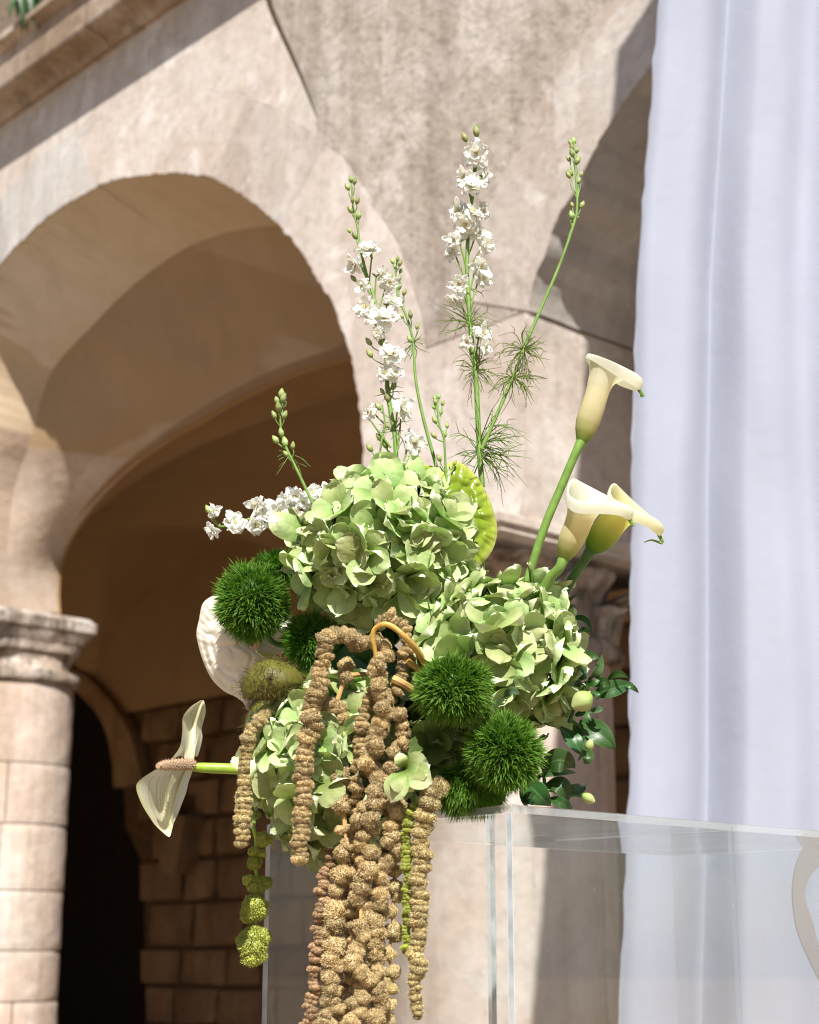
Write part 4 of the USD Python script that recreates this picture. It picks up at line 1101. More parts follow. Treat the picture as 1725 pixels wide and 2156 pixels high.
# ---- white larkspur and bud stems
def bud(t, c, d, ln, seed, material='bud_green'):
    v, f = ico(2)
    a, b, n = frame(d, seed)
    s = v[:, 2]
    prof = 0.27 * (1 - 0.4 * np.clip(s, 0, 1)) * (1 + 0.06 * np.cos(5 * np.arctan2(v[:, 1], v[:, 0])))
    P = c + (v[:, :1] * a + v[:, 1:2] * b) * prof[:, None] * ln + np.outer(s, n) * ln * 0.5 + n * ln * 0.5
    part(t, 'bud', (P, f), material, smooth=True, uv=np.c_[s * 0 + .5, (s + 1) / 2])


def lark_flower(t, c, face, r, seed, green=0.0, stem_to=None):
    g = np.random.default_rng(seed)
    a, b, n = frame(face, g.uniform(0, 6))
    pieces = []
    if stem_to is not None:
        pieces.append(tube(catmull([stem_to, (stem_to + c) / 2 - n * r * 0.25, c - n * r * 0.5], 7), 0.0009, 6))
    pieces.append(tube(catmull([c - n * r * 0.15, c - n * r * 0.5, c - n * r * 0.9 + UPV * r * 0.3], 6), [0.0018, 0.0014, 0.0006], 6))
    fl = part(t, 'flower', merge(pieces)[:2], 'bud_green', smooth=True)
    sv, sf = ico(1)
    part(fl, 'stamens', merge([(c + n * r * 0.25 + (a * g.normal(0, .08) + b * g.normal(0, .08)) * r + sv * r * 0.07, sf) for _ in range(7)])[:2], 'stamen')
    for lay, (cnt, L, W_, lift) in enumerate(((6, 1.0, .36, .15), (7, .78, .30, .5), (5, .5, .24, .95))):
        for q in range(cnt):
            an = (q + 0.5 * lay) * 2 * math.pi / cnt + g.normal(0, .16)
            d = a * math.cos(an) + b * math.sin(an); s = np.cross(n, d)
            lq = r * L * g.uniform(.82, 1.15)
            P = round_petal(c + n * r * 0.06 * lay, d, s, n, lq, r * W_ * g.uniform(.85, 1.2), lift + g.normal(0, .22), g.uniform(-.1, .45), 0.11, g, 7, 6, g.uniform(0.0, .16))
            v = P[0].reshape(7, 6, 3)
            v[-1] += g.normal(0, r * .045, (6, 3)); v[-2] += g.normal(0, r * .025, (6, 3))
            part(fl, 'petal', (v.reshape(-1, 3), P[1]), 'white_petal', smooth=True, uv=P[2])


def feather(t, c, n, spread, up, seed, side=None, thick=0.00042):
    """A whorl of thread-like leaves."""
    g = np.random.default_rng(seed)
    out = []
    for k in range(n):
        d = nrm(g.normal(0, 1, 3) * [1, .7, .75] + UPV * up + (RIGHT * side if side else 0))
        L = spread * g.uniform(0.5, 1.1)
        m = c + d * L * 0.55 + g.normal(0, L * .08, 3)
        e = c + d * L + np.array([0, 0, -1]) * L * g.uniform(-.1, .55) + g.normal(0, L * .12, 3)
        line = catmull([c, m, e], 8)
        out.append(tube(line, [thick, thick, thick * .5], 4, False))
        if g.random() < .8:
            q = m + nrm(d + g.normal(0, .7, 3)) * L * .45
            out.append(tube(catmull([m, (m + q) / 2 + g.normal(0, L * .04, 3), q + [0, 0, -L * .08]], 6), [thick, thick * .45], 4, False))
    v, f, _ = merge(out)
    part(t, 'feathery_leaf', (v, f), 'feather', smooth=True, uv=np.c_[np.full(len(v), .5), np.random.default_rng(seed).uniform(0, 1, len(v))])


z5 = lambda x, y: (690 + x * .36, 276 + y * .36)


def spike(label, stem_pts, y, flowers=(), buds=(), feathers=(), stem_r=(0.0009, 0.0026), budlen=9.0, dy=0.0, conv=z5, seed=0, extra_stems=(), mat_='stem_green'):
    g = np.random.default_rng(seed)
    px = PX(y)
    pts = [conv(*p) for p in stem_pts]
    ys = np.linspace(y + dy, y, len(pts))
    P = WW(pts, ys)
    t = thing('larkspur', label, 'larkspur', tuple(P[-1]))
    line = catmull(P, 8 * len(P))
    part(t, 'stem', tube(line, stem_r, 8), mat_)
    img = np.array([conv(*p) for p in catmull(np.array(stem_pts, float), 8 * len(P))])
    for es in extra_stems:
        part(t, 'side_stem', tube(catmull(WW([conv(*p) for p in es], y - 0.004), 14), [0.0008, 0.0013], 7), mat_)
    for j, (x, yy, r) in enumerate(flowers):
        p = conv(x, yy)
        k = np.argmin(((img - np.array(p)) ** 2).sum(1)); base = line[k]
        side = (p[0] - img[k][0]) / max(r * .36, 1)
        yq = base[1] - 0.012 + abs(side) * 0.006 + g.uniform(-.006, .006)
        c = W(p[0], p[1], yq)
        face = nrm(-FWD * g.uniform(.5, 1.1) + RIGHT * side * .55 + UPV * g.uniform(-.15, .45) + g.normal(0, .2, 3))
        lark_flower(t, c, face, r * (.36 if conv is z5 else 1.0) * px * 1.2, seed * 100 + j, stem_to=line[min(k + 8, len(line) - 1)])
    for j, (x, yy) in enumerate(buds):
        p = conv(x, yy)
        k = np.argmin(((img - np.array(p)) ** 2).sum(1)); k2 = min(k + 5, len(line) - 1)
        c = W(p[0], p[1], line[k][1] + g.uniform(-.006, .004))
        ln = budlen * px * 2.25 * g.uniform(.8, 1.15)
        d = nrm(nrm(line[max(k - 3, 0)] - line[min(k + 3, len(line) - 1)]) + (c - line[k]) / max(np.linalg.norm(c - line[k]), .004) * .5)
        part(t, 'bud_stalk', tube(catmull([line[k2], (line[k2] + c) / 2 + (c - line[k]) * .2, c - d * ln * .45], 6), 0.0006, 5), mat_)
        bud(t, c - d * ln * .5, d, ln, j * 1.7)
    for j, (x, yy, n, sp, up, side) in enumerate(feathers):
        n = int(n * 1.3); sp = sp * 1.25
        p = conv(x, yy)
        k = np.argmin(((img - np.array(p)) ** 2).sum(1))
        feather(t, line[k], n, sp * (.36 if conv is z5 else 1) * px, up, seed * 31 + j, side)
    return t


spike('tall white larkspur spike in the middle, the tallest flower',
      [(878, -40), (872, 60), (852, 300), (838, 450), (822, 620), (815, 800), (825, 1000), (840, 1200), (865, 1400), (880, 1700), (890, 1900), (905, 2080)], 1.56,
      flowers=[(875, 135, 82), (925, 255, 48), (800, 270, 62), (850, 335, 95), (775, 470, 70), (850, 475, 66), (805, 545, 85), (905, 470, 55), (880, 600, 62), (925, 665, 58), (750, 640, 62), (725, 715, 52), (890, 790, 62), (905, 860, 58), (775, 900, 66), (745, 985, 60), (905, 1190, 72), (815, 1235, 45), (915, 1260, 58)],
      buds=[(800, 35), (870, 0)], feathers=[(822, 900, 8, 120, .3, 0), (835, 1130, 26, 170, .1, 0), (862, 1390, 34, 150, .1, 0), (895, 1830, 26, 240, .35, 1.1), (895, 1880, 20, 150, -.3, -.4), (893, 1900, 14, 220, -.2, .9)], stem_r=(0.0012, 0.002, 0.0026, 0.003), budlen=12, seed=1)
spike('tall white larkspur spike with green buds at its tip, on the left',
      [(140, 300), (150, 450), (175, 560), (190, 680), (240, 880), (280, 1000), (320, 1200), (345, 1350), (350, 1500), (370, 1650), (395, 1800), (405, 2060)], 1.555,
      flowers=[(250, 700, 76), (165, 785, 62), (205, 905, 48), (310, 840, 60), (360, 890, 52), (225, 1040, 76), (330, 1100, 96), (370, 1000, 62), (372, 1315, 80), (335, 1420, 52), (395, 1420, 58), (435, 1620, 68), (250, 1650, 48), (500, 1830, 76), (295, 1180, 45)],
      buds=[(135, 280), (160, 290), (115, 325), (145, 400), (175, 405), (132, 458), (183, 490), (125, 580), (158, 610), (210, 810), (150, 860), (240, 1230), (310, 1235), (245, 1300), (320, 1520), (350, 1560), (390, 1490), (295, 1610), (300, 1790), (245, 1850), (335, 1830)],
      feathers=[(385, 1750, 10, 110, .2, 0), (350, 1540, 8, 90, .2, .3)], stem_r=(0.0009, 0.0015, 0.0024, 0.0026), seed=2,
      extra_stems=[[(320, 1600), (335, 1720), (310, 1850), (300, 2060)], [(430, 1660), (418, 1800), (400, 1900)], [(478, 1900), (470, 2000), (462, 2080)], [(250, 1690), (300, 1760), (370, 1850)]])
spike('slim budding larkspur stem just right of the left white spike',
      [(405, 745), (400, 850), (415, 980), (460, 1080), (500, 1230), (515, 1450), (560, 1680), (630, 1940), (650, 2050)], 1.58,
      buds=[(410, 745), (380, 760), (425, 770), (395, 790), (430, 815), (370, 845), (420, 860), (420, 905), (450, 940), (440, 990), (485, 1070), (430, 1080), (525, 1140), (480, 1215)], feathers=[(500, 1235, 9, 90, 0, -.2)], stem_r=(0.0008, 0.0014, 0.002), budlen=8, seed=3)
spike('short budding larkspur stem in front of the lime green anthurium',
      [(640, 1550), (650, 1700), (680, 1800), (690, 1950), (702, 2120)], 1.535,
      buds=[(650, 1550), (625, 1560), (630, 1580), (675, 1590), (620, 1610), (665, 1640), (625, 1690), (700, 1720), (685, 1770), (620, 1780), (650, 1910), (745, 1940), (635, 2025)], stem_r=(0.0008, 0.0014), budlen=8, seed=4)
spike('tall budding larkspur stem leaning to the right, with feathery leaves',
      [(1440, 50), (1448, 200), (1460, 430), (1435, 560), (1350, 800), (1230, 1080), (1150, 1270), (1080, 1450), (950, 1750), (900, 1860)], 1.54,
      buds=[(1440, 55), (1420, 65), (1428, 90), (1462, 110), (1430, 125), (1410, 160), (1465, 170), (1420, 240), (1408, 255), (1485, 250), (1470, 290), (1430, 430), (1490, 430), (1425, 490), (1460, 500), (1430, 545)],
      feathers=[(1150, 1270, 34, 150, .1, 0), (1085, 1450, 34, 150, 0, .1)], stem_r=(0.0008, 0.0014, 0.0019, 0.002), budlen=9, seed=5)
zw = lambda x, y: (x, y)
spike('white larkspur lying sideways at the left, over the shaggy dianthus ball',
      [(440, 1080), (462, 1108), (500, 1100), (560, 1083), (640, 1066), (730, 1075)], 1.60,
      flowers=[(449, 1077, 16), (448, 1117, 19), (495, 1102, 25), (545, 1066, 24), (540, 1106, 22), (585, 1078, 28), (572, 1098, 20), (620, 1046, 22), (626, 1090, 19), (600, 1055, 20), (660, 1040, 22), (688, 1036, 19), (640, 1058, 18)], buds=[(438, 1072)], conv=zw, seed=6, stem_r=(0.001, 0.0018), budlen=9)
spike('short budding larkspur stem at the left, rising from the sideways larkspur',
      [(593, 825), (590, 880), (598, 930), (620, 978), (640, 1020), (662, 1066)], 1.575,
      buds=[(593, 828), (583, 842), (597, 838), (586, 856), (598, 852), (577, 873), (600, 873), (592, 910), (580, 925), (600, 930), (617, 938), (602, 955)], feathers=[(610, 958, 5, 36, -.3, 0)], conv=zw, seed=7, stem_r=(0.0009, 0.0017), budlen=10)


# ---- calla lilies
def calla(label, base, mouth, y0, y1, lip, tipdir, rads, stem_pts, material, seed, open_=1.0, drop=0.0, flat=0.92, tail=(0, 0), spad=True):
    g = np.random.default_rng(seed)
    B, Mo = W(*base, y0), W(*mouth, y1)
    ax = nrm(Mo - B); Ln = np.linalg.norm(Mo - B)
    px = PX((y0 + y1) / 2)
    e1_ = nrm(W(mouth[0] + tipdir[0], mouth[1] + tipdir[1], y1) - Mo); e1_ = nrm(e1_ - ax * (e1_ @ ax))
    e2_ = np.cross(ax, e1_)
    if e2_ @ FWD > 0:
        e2_ = -e2_                                   # towards the camera
    t = thing('calla_lily', label, 'calla lily', tuple(W(stem_pts[-1][0], stem_pts[-1][1], stem_pts[-1][2])))
    nt, na = 34, 57
    T, A = np.meshgrid(np.linspace(0, 1, nt), np.linspace(0, 2 * np.pi + 0.7, na), indexing='ij')
    ang = A + np.pi * 0.62                           # the overlap faces the viewer's left
    ca, sa = np.cos(ang), np.sin(ang)
    r0 = np.interp(np.clip(T / 0.86, 0, 1), np.linspace(0, 1, len(rads)), rads) * px
    fl = np.clip((T - 0.74) / 0.26, 0, 1)
    r = r0 * (1 + 0.05 * A / 6.28) + lip * px * np.sin(fl * 1.75) ** 1.3 * (0.55 + 0.22 * ca + 0.45 * np.clip(ca, 0, 1) ** 5) * open_
    h = Ln * (np.clip(T / 0.86, 0, 1) * 0.93 + 0.10 * np.sin(fl * 2.6) - 0.075 * fl ** 3 * (1.0 + 0.7 * ca))
    h = h + Ln * 0.11 * np.clip(T, 0, 1) ** 3 * -ca * 0.4
    front = np.clip(sa * 0.8 - ca * 0.45 + 0.1, 0, 1)
    h = h - Ln * drop * front ** 1.3 * np.clip((T - 0.35) / 0.65, 0, 1) ** 1.2
    r = r * (1 - 0.25 * min(drop * 3, 1) * front * fl)
    wob = 0.03 * np.sin(3 * ang + seed) * fl * r + 0.018 * r * np.sin(5 * T * 3 + seed + ang)
    P = B + h[..., None] * ax + ((r + wob) * ca)[..., None] * e1_ + ((r + wob) * (0.92 + (flat - 0.92) * fl) * sa)[..., None] * e2_
    v, f, uv = grid(P)
    part(t, 'spathe', (v, f), material, smooth=True, uv=uv)
    tip = P[-1, np.argmax(ca[-1])]
    tl = catmull([tip + ax * 0.001 - e1_ * 0.002, tip + e1_ * 0.003 - UPV * 0.004, tip + RIGHT * tail[0] * px * .5 - UPV * abs(tail[1]) * px * .6, tip + RIGHT * tail[0] * px - UPV * tail[1] * px], 12)
    part(t, 'tip', tube(tl, [0.0018, 0.0012, 0.0004], 6), 'stem_green')
    if spad:
        part(t, 'spadix', tube(catmull([B + ax * Ln * .12, B + ax * Ln * .5 + e1_ * 0.001, B + ax * Ln * .72], 12), [.0035, .0045, .004, .001], 10), 'calla_spadix', uv=None)
    sp = WW([p[:2] for p in stem_pts], [p[2] for p in stem_pts])
    part(t, 'stem', tube(catmull(np.vstack([B + ax * Ln * 0.03, sp]), 24), np.r_[rads[0] * px * 1.02, [stem_pts[0][3] * px] * 4], 12), 'stem_green' if seed != 3 else 'stem_dark')
    return t


calla('tallest cream calla lily, upright, with its tip against the curtain', (1225, 930), (1276, 768), 1.475, 1.465, 44, (94, 34), (12, 22, 26, 26, 25, 25, 28, 34),
      [(1212, 955, 1.475, 9.5), (1180, 1030, 1.48), (1145, 1115, 1.485), (1110, 1225, 1.49)], 'calla_white', 1, drop=0.0, flat=0.62, tail=(2, 14))
calla('lower calla lily with a white rolled lip, in front of its neighbour', (1186, 1178), (1247, 1030), 1.455, 1.435, 44, (80, 72), (12, 22, 27, 28, 28, 30, 36, 42),
      [(1178, 1196, 1.455, 11), (1160, 1215, 1.46), (1146, 1238, 1.465), (1130, 1270, 1.47)], 'calla_white', 2, open_=1.1, drop=0.30, tail=(4, 10))
calla('greenish yellow calla lily opening to the right over the curtain', (1243, 1160), (1330, 1050), 1.475, 1.46, 42, (88, 48), (13, 26, 31, 31, 30, 31, 36, 40),
      [(1232, 1178, 1.475, 11), (1214, 1205, 1.48), (1196, 1235, 1.485), (1180, 1265, 1.49)], 'calla_yellow', 3, open_=1.15, drop=0.27, tail=(-34, 12))


# ---- anthuriums
def heart_patch(outline, ctr, y, relief, nr=14, na=96, tilt=(0, 0), seed=0, cup=0.0, quilt=0.0, ribs=14, crease=0.0, ridge=1.0):
    """A blade filled from its centre to a closed outline (photograph units); relief in metres towards the viewer."""
    o = catmull(np.vstack([outline, outline[:1]]), na)
    c = np.array(ctr, float)
    px = PX(y)
    R = np.linspace(0.0, 1, nr)[:, None]
    I = c[None, None] + (o[None] - c) * R[..., None]
    d = (I - c) * px
    dep = -tilt[0] * d[..., 0] - tilt[1] * d[..., 1]
    an = np.linspace(0, 2 * np.pi, na)[None]
    dep = dep + cup * R ** 2 + crease * np.abs(np.sin(R * np.pi * 1.5)) * 0 \
        - quilt * np.sin(np.clip(R, 0, 1) * np.pi) ** 0.6 * (1.6 * np.abs(meshkit.noise(np.stack([d[..., 0] * 95, d[..., 1] * 95, 0 * d[..., 0]], -1), 3 + ribs) * 2 - 1) + 0.9 * meshkit.noise(np.stack([d[..., 0] * 45, d[..., 1] * 45, 0 * d[..., 0] + 4], -1), ribs)) \
        + ridge * (1.3 * quilt * np.exp(-((R - 0.60) / 0.045) ** 2) + 0.9 * quilt * np.exp(-((R - 0.84) / 0.035) ** 2)) - 0.7 * quilt * np.clip((R - 0.62) / 0.2, 0, 1) * np.abs(np.sin(an * ribs / 2 + 3.0 * meshkit.noise(np.stack([np.cos(an) * 2.2 + 0 * R, np.sin(an) * 2.2 + 0 * R, 2.0 * R + 0 * an], -1), 7))) * (0.25 + 0.75 * meshkit.noise(np.stack([np.cos(an) * 4 + 0 * R, np.sin(an) * 4 + 0 * R, 0 * R + 0 * an], -1), 9)) * (R < 0.97)
    dep = dep + relief(R, an) if relief else dep
    P = np.array([[W(I[i, j, 0], I[i, j, 1], y + dep[i, j]) for j in range(na)] for i in range(nr)])
    v, f, uv = grid(P)
    return v, f, np.c_[uv[:, 0], uv[:, 1]]


t = thing('anthurium', 'big white anthurium with a quilted bloom, behind the left dianthus ball', 'anthurium', tuple(W(600, 1420, 1.60)))
zA = lambda x, y: (379.5 + x * .2081, 1138.5 + y * .2081)
ol = [zA(*p) for p in ((760, 1100), (640, 1000), (560, 760), (400, 560), (240, 620), (190, 800), (165, 940), (190, 1080), (240, 1240), (320, 1400), (440, 1520), (560, 1580), (640, 1640), (690, 1725), (760, 1560), (850, 1330), (860, 1200), (800, 1140))]
v_, f_, uv_ = heart_patch(ol, zA(520, 1110), 1.60, None, 20, 160, tilt=(0.35, -0.1), cup=0.012, quilt=0.0024, ribs=34)
part(t, 'spathe', (v_, f_), 'anthurium_white', smooth=True, uv=uv_)
ol = [zA(*p) for p in ((745, 1100), (850, 1135), (980, 1150), (1070, 1120), (1160, 1040), (1180, 900), (1120, 760), (1000, 700), (880, 760), (800, 900))]
v_, f_, uv_ = heart_patch(ol, zA(960, 980), 1.605, None, 14, 96, tilt=(-0.2, 0.5), cup=-0.006, quilt=0.0014, ribs=18)
part(t, 'spathe', (v_, f_), 'anthurium_white', smooth=True, uv=uv_)
part(t, 'spadix', tube(catmull(WW([zA(760, 1080), zA(790, 1020), zA(770, 930)], [1.595, 1.58, 1.57]), 10), [.003, .0035, .003, .001], 10), 'spadix_tan')
part(t, 'stem', tube(catmull(WW([zA(760, 1120), zA(920, 1180), zA(1060, 1260), zA(1280, 1350), zA(1500, 1420)], [1.61, 1.61, 1.605, 1.60, 1.58]), 20), 0.0034, 9), 'stem_lime')

t = thing('anthurium', 'glossy lime green anthurium behind the top right of the hydrangea', 'anthurium', tuple(W(985, 1190, 1.62)))
ol = [(942, 978), (958, 970), (985, 984), (1008, 1008), (1026, 1040), (1040, 1075), (1047, 1110), (1044, 1140), (1033, 1165), (1012, 1190), (985, 1200), (940, 1170), (915, 1110), (915, 1040), (925, 1000)]
v_, f_, uv_ = heart_patch(ol, (958, 1082), 1.535, None, 26, 180, tilt=(-0.35, 0.1), cup=0.003, quilt=0.0030, ribs=26, ridge=0.3)
part(t, 'spathe', (v_, f_), 'anthurium_lime', smooth=True, uv=uv_)
ol = [(886, 985), (895, 979), (912, 982), (930, 992), (938, 1010), (930, 1040), (905, 1050), (892, 1025)]
v_, f_, uv_ = heart_patch(ol, (912, 1010), 1.56, None, 10, 60, tilt=(0.4, 0.0), cup=0.004, quilt=0.0006, ribs=8)
part(t, 'spathe', (v_, f_), 'anthurium_lime', smooth=True, uv=uv_)

t = thing('anthurium', 'pale green and white anthurium sticking out sideways at the far left', 'anthurium', tuple(W(500, 1618, 1.60)))
zB = lambda x, y: (262.2 + x * .1760, 1414.5 + y * .1760)      # crop of the side anthurium


def sheet(rows, ys, mat_, th=None, nu=26, nv=16):
    """A blade through rows of photograph points with their distances, smoothed both ways."""
    P = np.array([[W(*zB(*q), yy) for q, yy in zip(r, yr)] for r, yr in zip(rows, ys)])
    A = np.array([catmull(P[i], nv) for i in range(len(P))])
    Bm = np.stack([catmull(A[:, j], nu) for j in range(nv)], 1)
    v, f, uv = grid(Bm)
    part(t, 'spathe', (v, f), mat_, smooth=True, uv=np.c_[uv[:, 0], np.abs(uv[:, 0] - .5) * 2])


mat('anthurium_veined', {'tc': ('texture_coordinate', {}), 'sx': ('separate_xyz', {}), 'map': ('mapping', {'scale': (2.0, 3.0, 1.0)}),
                         'vo': ('voronoi_texture', {'feature': 'distance_to_edge', 'scale': 1.0, 'randomness': 0.9}), 'rv': ('rgb_ramp', {'ramp': [(0.0, (1, 1, 1)), (0.02, (0.6, 0.6, 0.6)), (0.05, (0, 0, 0))]}),
                         'rm': ('rgb_ramp', {'ramp': [(0.0, (0, 0, 0)), (0.80, (0.05, 0.05, 0.05)), (0.95, (0.8, 0.8, 0.8)), (1.0, (1, 1, 1))]}),
                         'mx': ('math', {'math_type': 'maximum'}), 'c': ('mix_color', {'a': (0.70, 0.67, 0.52), 'b': (0.50, 0.52, 0.20)}),
                         't': ('translucent_bsdf', {}), 'p': ('principled_bsdf', {'roughness': 0.35}), 'x': ('mix_closure', {'fac': 0.25})},
    [('tc.UV', 'sx.vector'), ('tc.UV', 'map.vector'), ('map.vector', 'vo.vector'), ('vo.distance', 'rv.fac'), ('sx.y', 'rm.fac'), ('rv.color', 'mx.value1'), ('rm.color', 'mx.value2'),
     ('mx.value', 'c.fac'), ('c.result', 'p.base_color'), ('c.result', 't.color'), ('p.BSDF', 'x.closure1'), ('t.BSDF', 'x.closure2')], 'x.closure')
zC = lambda p: (p[0] * 1.4493 - 380, 0)
# in the crop at 1646 x 2156 of (380, 2050)-(800, 2600)
zB = lambda x, y: (262.2 + x * .17605, 1414.5 + y * .17605)
sheet([[(545, 1065), (680, 1010), (815, 1120)], [(660, 900), (745, 880), (840, 1000)], [(692, 700), (770, 690), (850, 830)], [(700, 540), (780, 520), (862, 640)], [(790, 420), (850, 400), (905, 480)], [(905, 345), (935, 338), (945, 340)]],
      [[1.565, 1.59, 1.60], [1.565, 1.595, 1.60], [1.57, 1.60, 1.602], [1.575, 1.605, 1.603], [1.585, 1.605, 1.60], [1.60, 1.60, 1.60]], 'anthurium_veined')
sheet([[(815, 1130), (840, 1000), (845, 1010)], [(835, 1000), (870, 850), (880, 1000)], [(850, 830), (890, 700), (932, 800)], [(862, 640), (910, 560), (925, 680)], [(905, 480), (940, 440), (966, 520)], [(945, 340), (962, 380), (970, 430)]],
      [[1.60, 1.605, 1.61], [1.60, 1.605, 1.615], [1.602, 1.61, 1.62], [1.603, 1.612, 1.62], [1.60, 1.605, 1.61], [1.60, 1.60, 1.60]], 'anthurium_veined')
sheet([[(370, 1170), (560, 1150), (750, 1130)], [(190, 1290), (430, 1260), (730, 1180)], [(140, 1390), (400, 1400), (680, 1290)], [(205, 1580), (400, 1560), (640, 1400)], [(300, 1740), (430, 1700), (600, 1530)], [(380, 1850), (470, 1860), (565, 1700)], [(500, 1960), (545, 1968), (580, 1840)]],
      [[1.545, 1.57, 1.60], [1.53, 1.56, 1.595], [1.525, 1.565, 1.59], [1.53, 1.575, 1.585], [1.54, 1.585, 1.58], [1.55, 1.585, 1.58], [1.565, 1.57, 1.575]], 'anthurium_veined')
sheet([[(750, 1105), (790, 1120), (820, 1170)], [(730, 1180), (770, 1190), (800, 1230)], [(680, 1290), (740, 1310), (765, 1330)], [(640, 1400), (700, 1430), (740, 1440)], [(600, 1530), (660, 1560), (690, 1570)], [(565, 1700), (610, 1720), (640, 1700)], [(575, 1840), (585, 1830), (590, 1800)]],
      [[1.598, 1.60, 1.605], [1.593, 1.605, 1.61], [1.588, 1.61, 1.62], [1.583, 1.61, 1.625], [1.578, 1.60, 1.62], [1.577, 1.59, 1.60], [1.575, 1.58, 1.58]], 'anthurium_veined')
sp = catmull(WW([zB(815, 1110), zB(700, 1108), zB(540, 1115), zB(400, 1128)], [1.598, 1.575, 1.55, 1.53]), 30)
part(t, 'spadix', tube(sp, [.0040, .0050, .0050, .0044, .0025], 14), 'spadix_tan')
kn = []
axd = nrm(sp[-1] - sp[0])
for i in range(24):
    c = sp[int(i * 29 / 24)]; rr = np.interp(i / 24, [0, .25, .5, .75, 1], [.0040, .0050, .0050, .0044, .0025])
    for j in range(12):
        a, b, n = frame(axd, j * math.pi / 6 + (i % 2) * .26)
        kn.append((c + a * rr + np.array([a * .0020, b * .0007, -b * .0007, n * .0007, -n * .0007]), np.array([(0, 1, 3), (0, 3, 2), (0, 2, 4), (0, 4, 1)])))
v_, f_, _ = merge(kn)
part(t, 'spadix_knobs', (v_, f_), 'spadix_tan', smooth=False, kind='stuff')
part(t, 'stem', tube(catmull(WW([zB(820, 1140), zB(1000, 1150), zB(1400, 1165), zB(1700, 1180)], [1.60, 1.60, 1.60, 1.58]), 16), [.004, .0048, .0052, .0052, .0052], 12), 'stem_lime')


# ---- hairy balloon fruits
def balloon(label, outline, ctr, y, thick, seed):
    g = np.random.default_rng(seed)
    t = thing('balloon_fruit', label, 'balloon plant', tuple(W(ctr[0], ctr[1] + 40, y)))
    o = catmull(np.vstack([outline, outline[:1]]), 48)[:-1]
    c = np.array(ctr); rows = []
    for s in np.linspace(-1, 1, 15):
        k = math.cos(s * math.pi / 2) ** 0.8 if abs(s) < 1 else 0.001
        rows.append([W(*(c + (q - c) * k), y + thick * math.sin(s * math.pi / 2)) for q in o])
    P = np.array(rows); P = np.concatenate([P, P[:, :1]], 1)
    v, f, uv = grid(P)
    tmx = trimesh.Trimesh(v, np.vstack([f[:, [0, 1, 2]], f[:, [0, 2, 3]]]), process=True)
    trimesh.repair.fix_normals(tmx)
    part(t, 'fruit', tm(tmx), 'balloon', smooth=True)
    hs = []
    idx = g.choice(len(tmx.vertices), 700)
    for i in idx:
        o_, n = tmx.vertices[i] + g.normal(0, .002, 3) * 0.3, nrm(tmx.vertex_normals[i] + g.normal(0, .9, 3))
        L = g.uniform(.004, .009)
        hs.append(tube(catmull([o_ - n * .001, o_ + n * L * .6, o_ + n * L + g.normal(0, .002, 3)], 4), [.00022, .0001], 3, False))
    v, f, _ = merge(hs)
    part(t, 'hairs', (v, f), 'hair_brown', kind='stuff')
    return t


balloon('olive hairy balloon fruit hanging below the white anthurium', [(512, 1470), (507, 1440), (522, 1412), (545, 1394), (572, 1388), (600, 1395), (628, 1412), (640, 1440), (618, 1456), (590, 1470), (560, 1474), (530, 1472)], (570, 1432), 1.505, 0.024, 1)
balloon('pale olive balloon fruit below the first, behind the left amaranth tassel', [(512, 1560), (518, 1510), (535, 1478), (560, 1468), (590, 1480), (596, 1530), (570, 1590), (535, 1600)], (553, 1530), 1.60, 0.02, 2)
tw = thing('twig', 'yellow green stalk running from the balloon fruits to the hydrangeas', 'stem', tuple(W(640, 1410, 1.58)))
part(tw, 'stalk', tube(catmull(WW([(612, 1425), (640, 1415), (690, 1432), (740, 1450)], [1.57, 1.575, 1.58, 1.58]), 12), 0.003, 8), 'stem_lime')

# ---- dark leafy stems with pale buds at the right
zL = lambda x, y: (1104 + x * .224, 1242 + y * .224)


def sprig(label, y, leaves, stems, buds, seed):
    g = np.random.default_rng(seed)
    c0 = zL(*stems[0][-1]) if stems else zL(*leaves[0][0])
    t = thing('leafy_sprig', label, 'foliage', tuple(W(*c0, y)))
    for s in stems:
        part(t, 'stem', tube(catmull(WW([zL(*p) for p in s], y + .004), 14), [.0011, .0019], 7), 'stem_dark')
    for j, (a, b, c, hw, *r) in enumerate(leaves):
        yy = y + g.uniform(-.012, .012)
        roll = r[0] if r else g.uniform(-.6, .6)
        hint = nrm(-FWD + UPV * (0.25 + roll * .5) + RIGHT * roll)
        A, B, C = W(*zL(*a), yy + .006), W(*zL(*b), yy - .008), W(*zL(*c), yy + g.uniform(-.012, .012))
        P = leaf(A, B, C, hw * .224 * PX(y) * 1.18, hint, 0.2, 15, 7, 1.0, 0.10, g.uniform(-.7, .7), seed * 50 + j)
        part(t, 'leaf', P[:2], 'leaf_grey' if len(r) > 1 else 'leaf_dark', smooth=True, uv=np.c_[P[2][:, 0], np.abs(P[2][:, 0] - .5) * 2])
    for (x, yy, rx, ry, dx, dy_) in buds:
        C = W(*zL(x, yy), y - .045 if rx > 60 else y - .008); k = .224 * PX(y)
        d = nrm(RIGHT * dx - UPV * dy_ - FWD * .2)
        a, b, n = frame(d, .3)
        for q in range(5):
            an = q * 2 * math.pi / 5
            s_ = np.linspace(0.02, 1, 9); w_ = np.linspace(-1, 1, 5)
            Sg, Wg = np.meshgrid(s_, w_, indexing='ij')
            th = an + Wg * 0.85
            rr = rx * k * np.sin(np.pi * (0.10 + 0.86 * Sg)) ** .8 * (1.0 + .05 * (q % 2) - 0.06 * Wg ** 2)
            P = C + (rr * np.cos(th))[..., None] * a + (rr * np.sin(th))[..., None] * b + ((Sg - .5) * 2 * ry * k)[..., None] * n
            v, f, uv = grid(P)
            part(t, 'bud_sepal', (v, f), 'pale_bud', smooth=True, uv=uv)
    return t


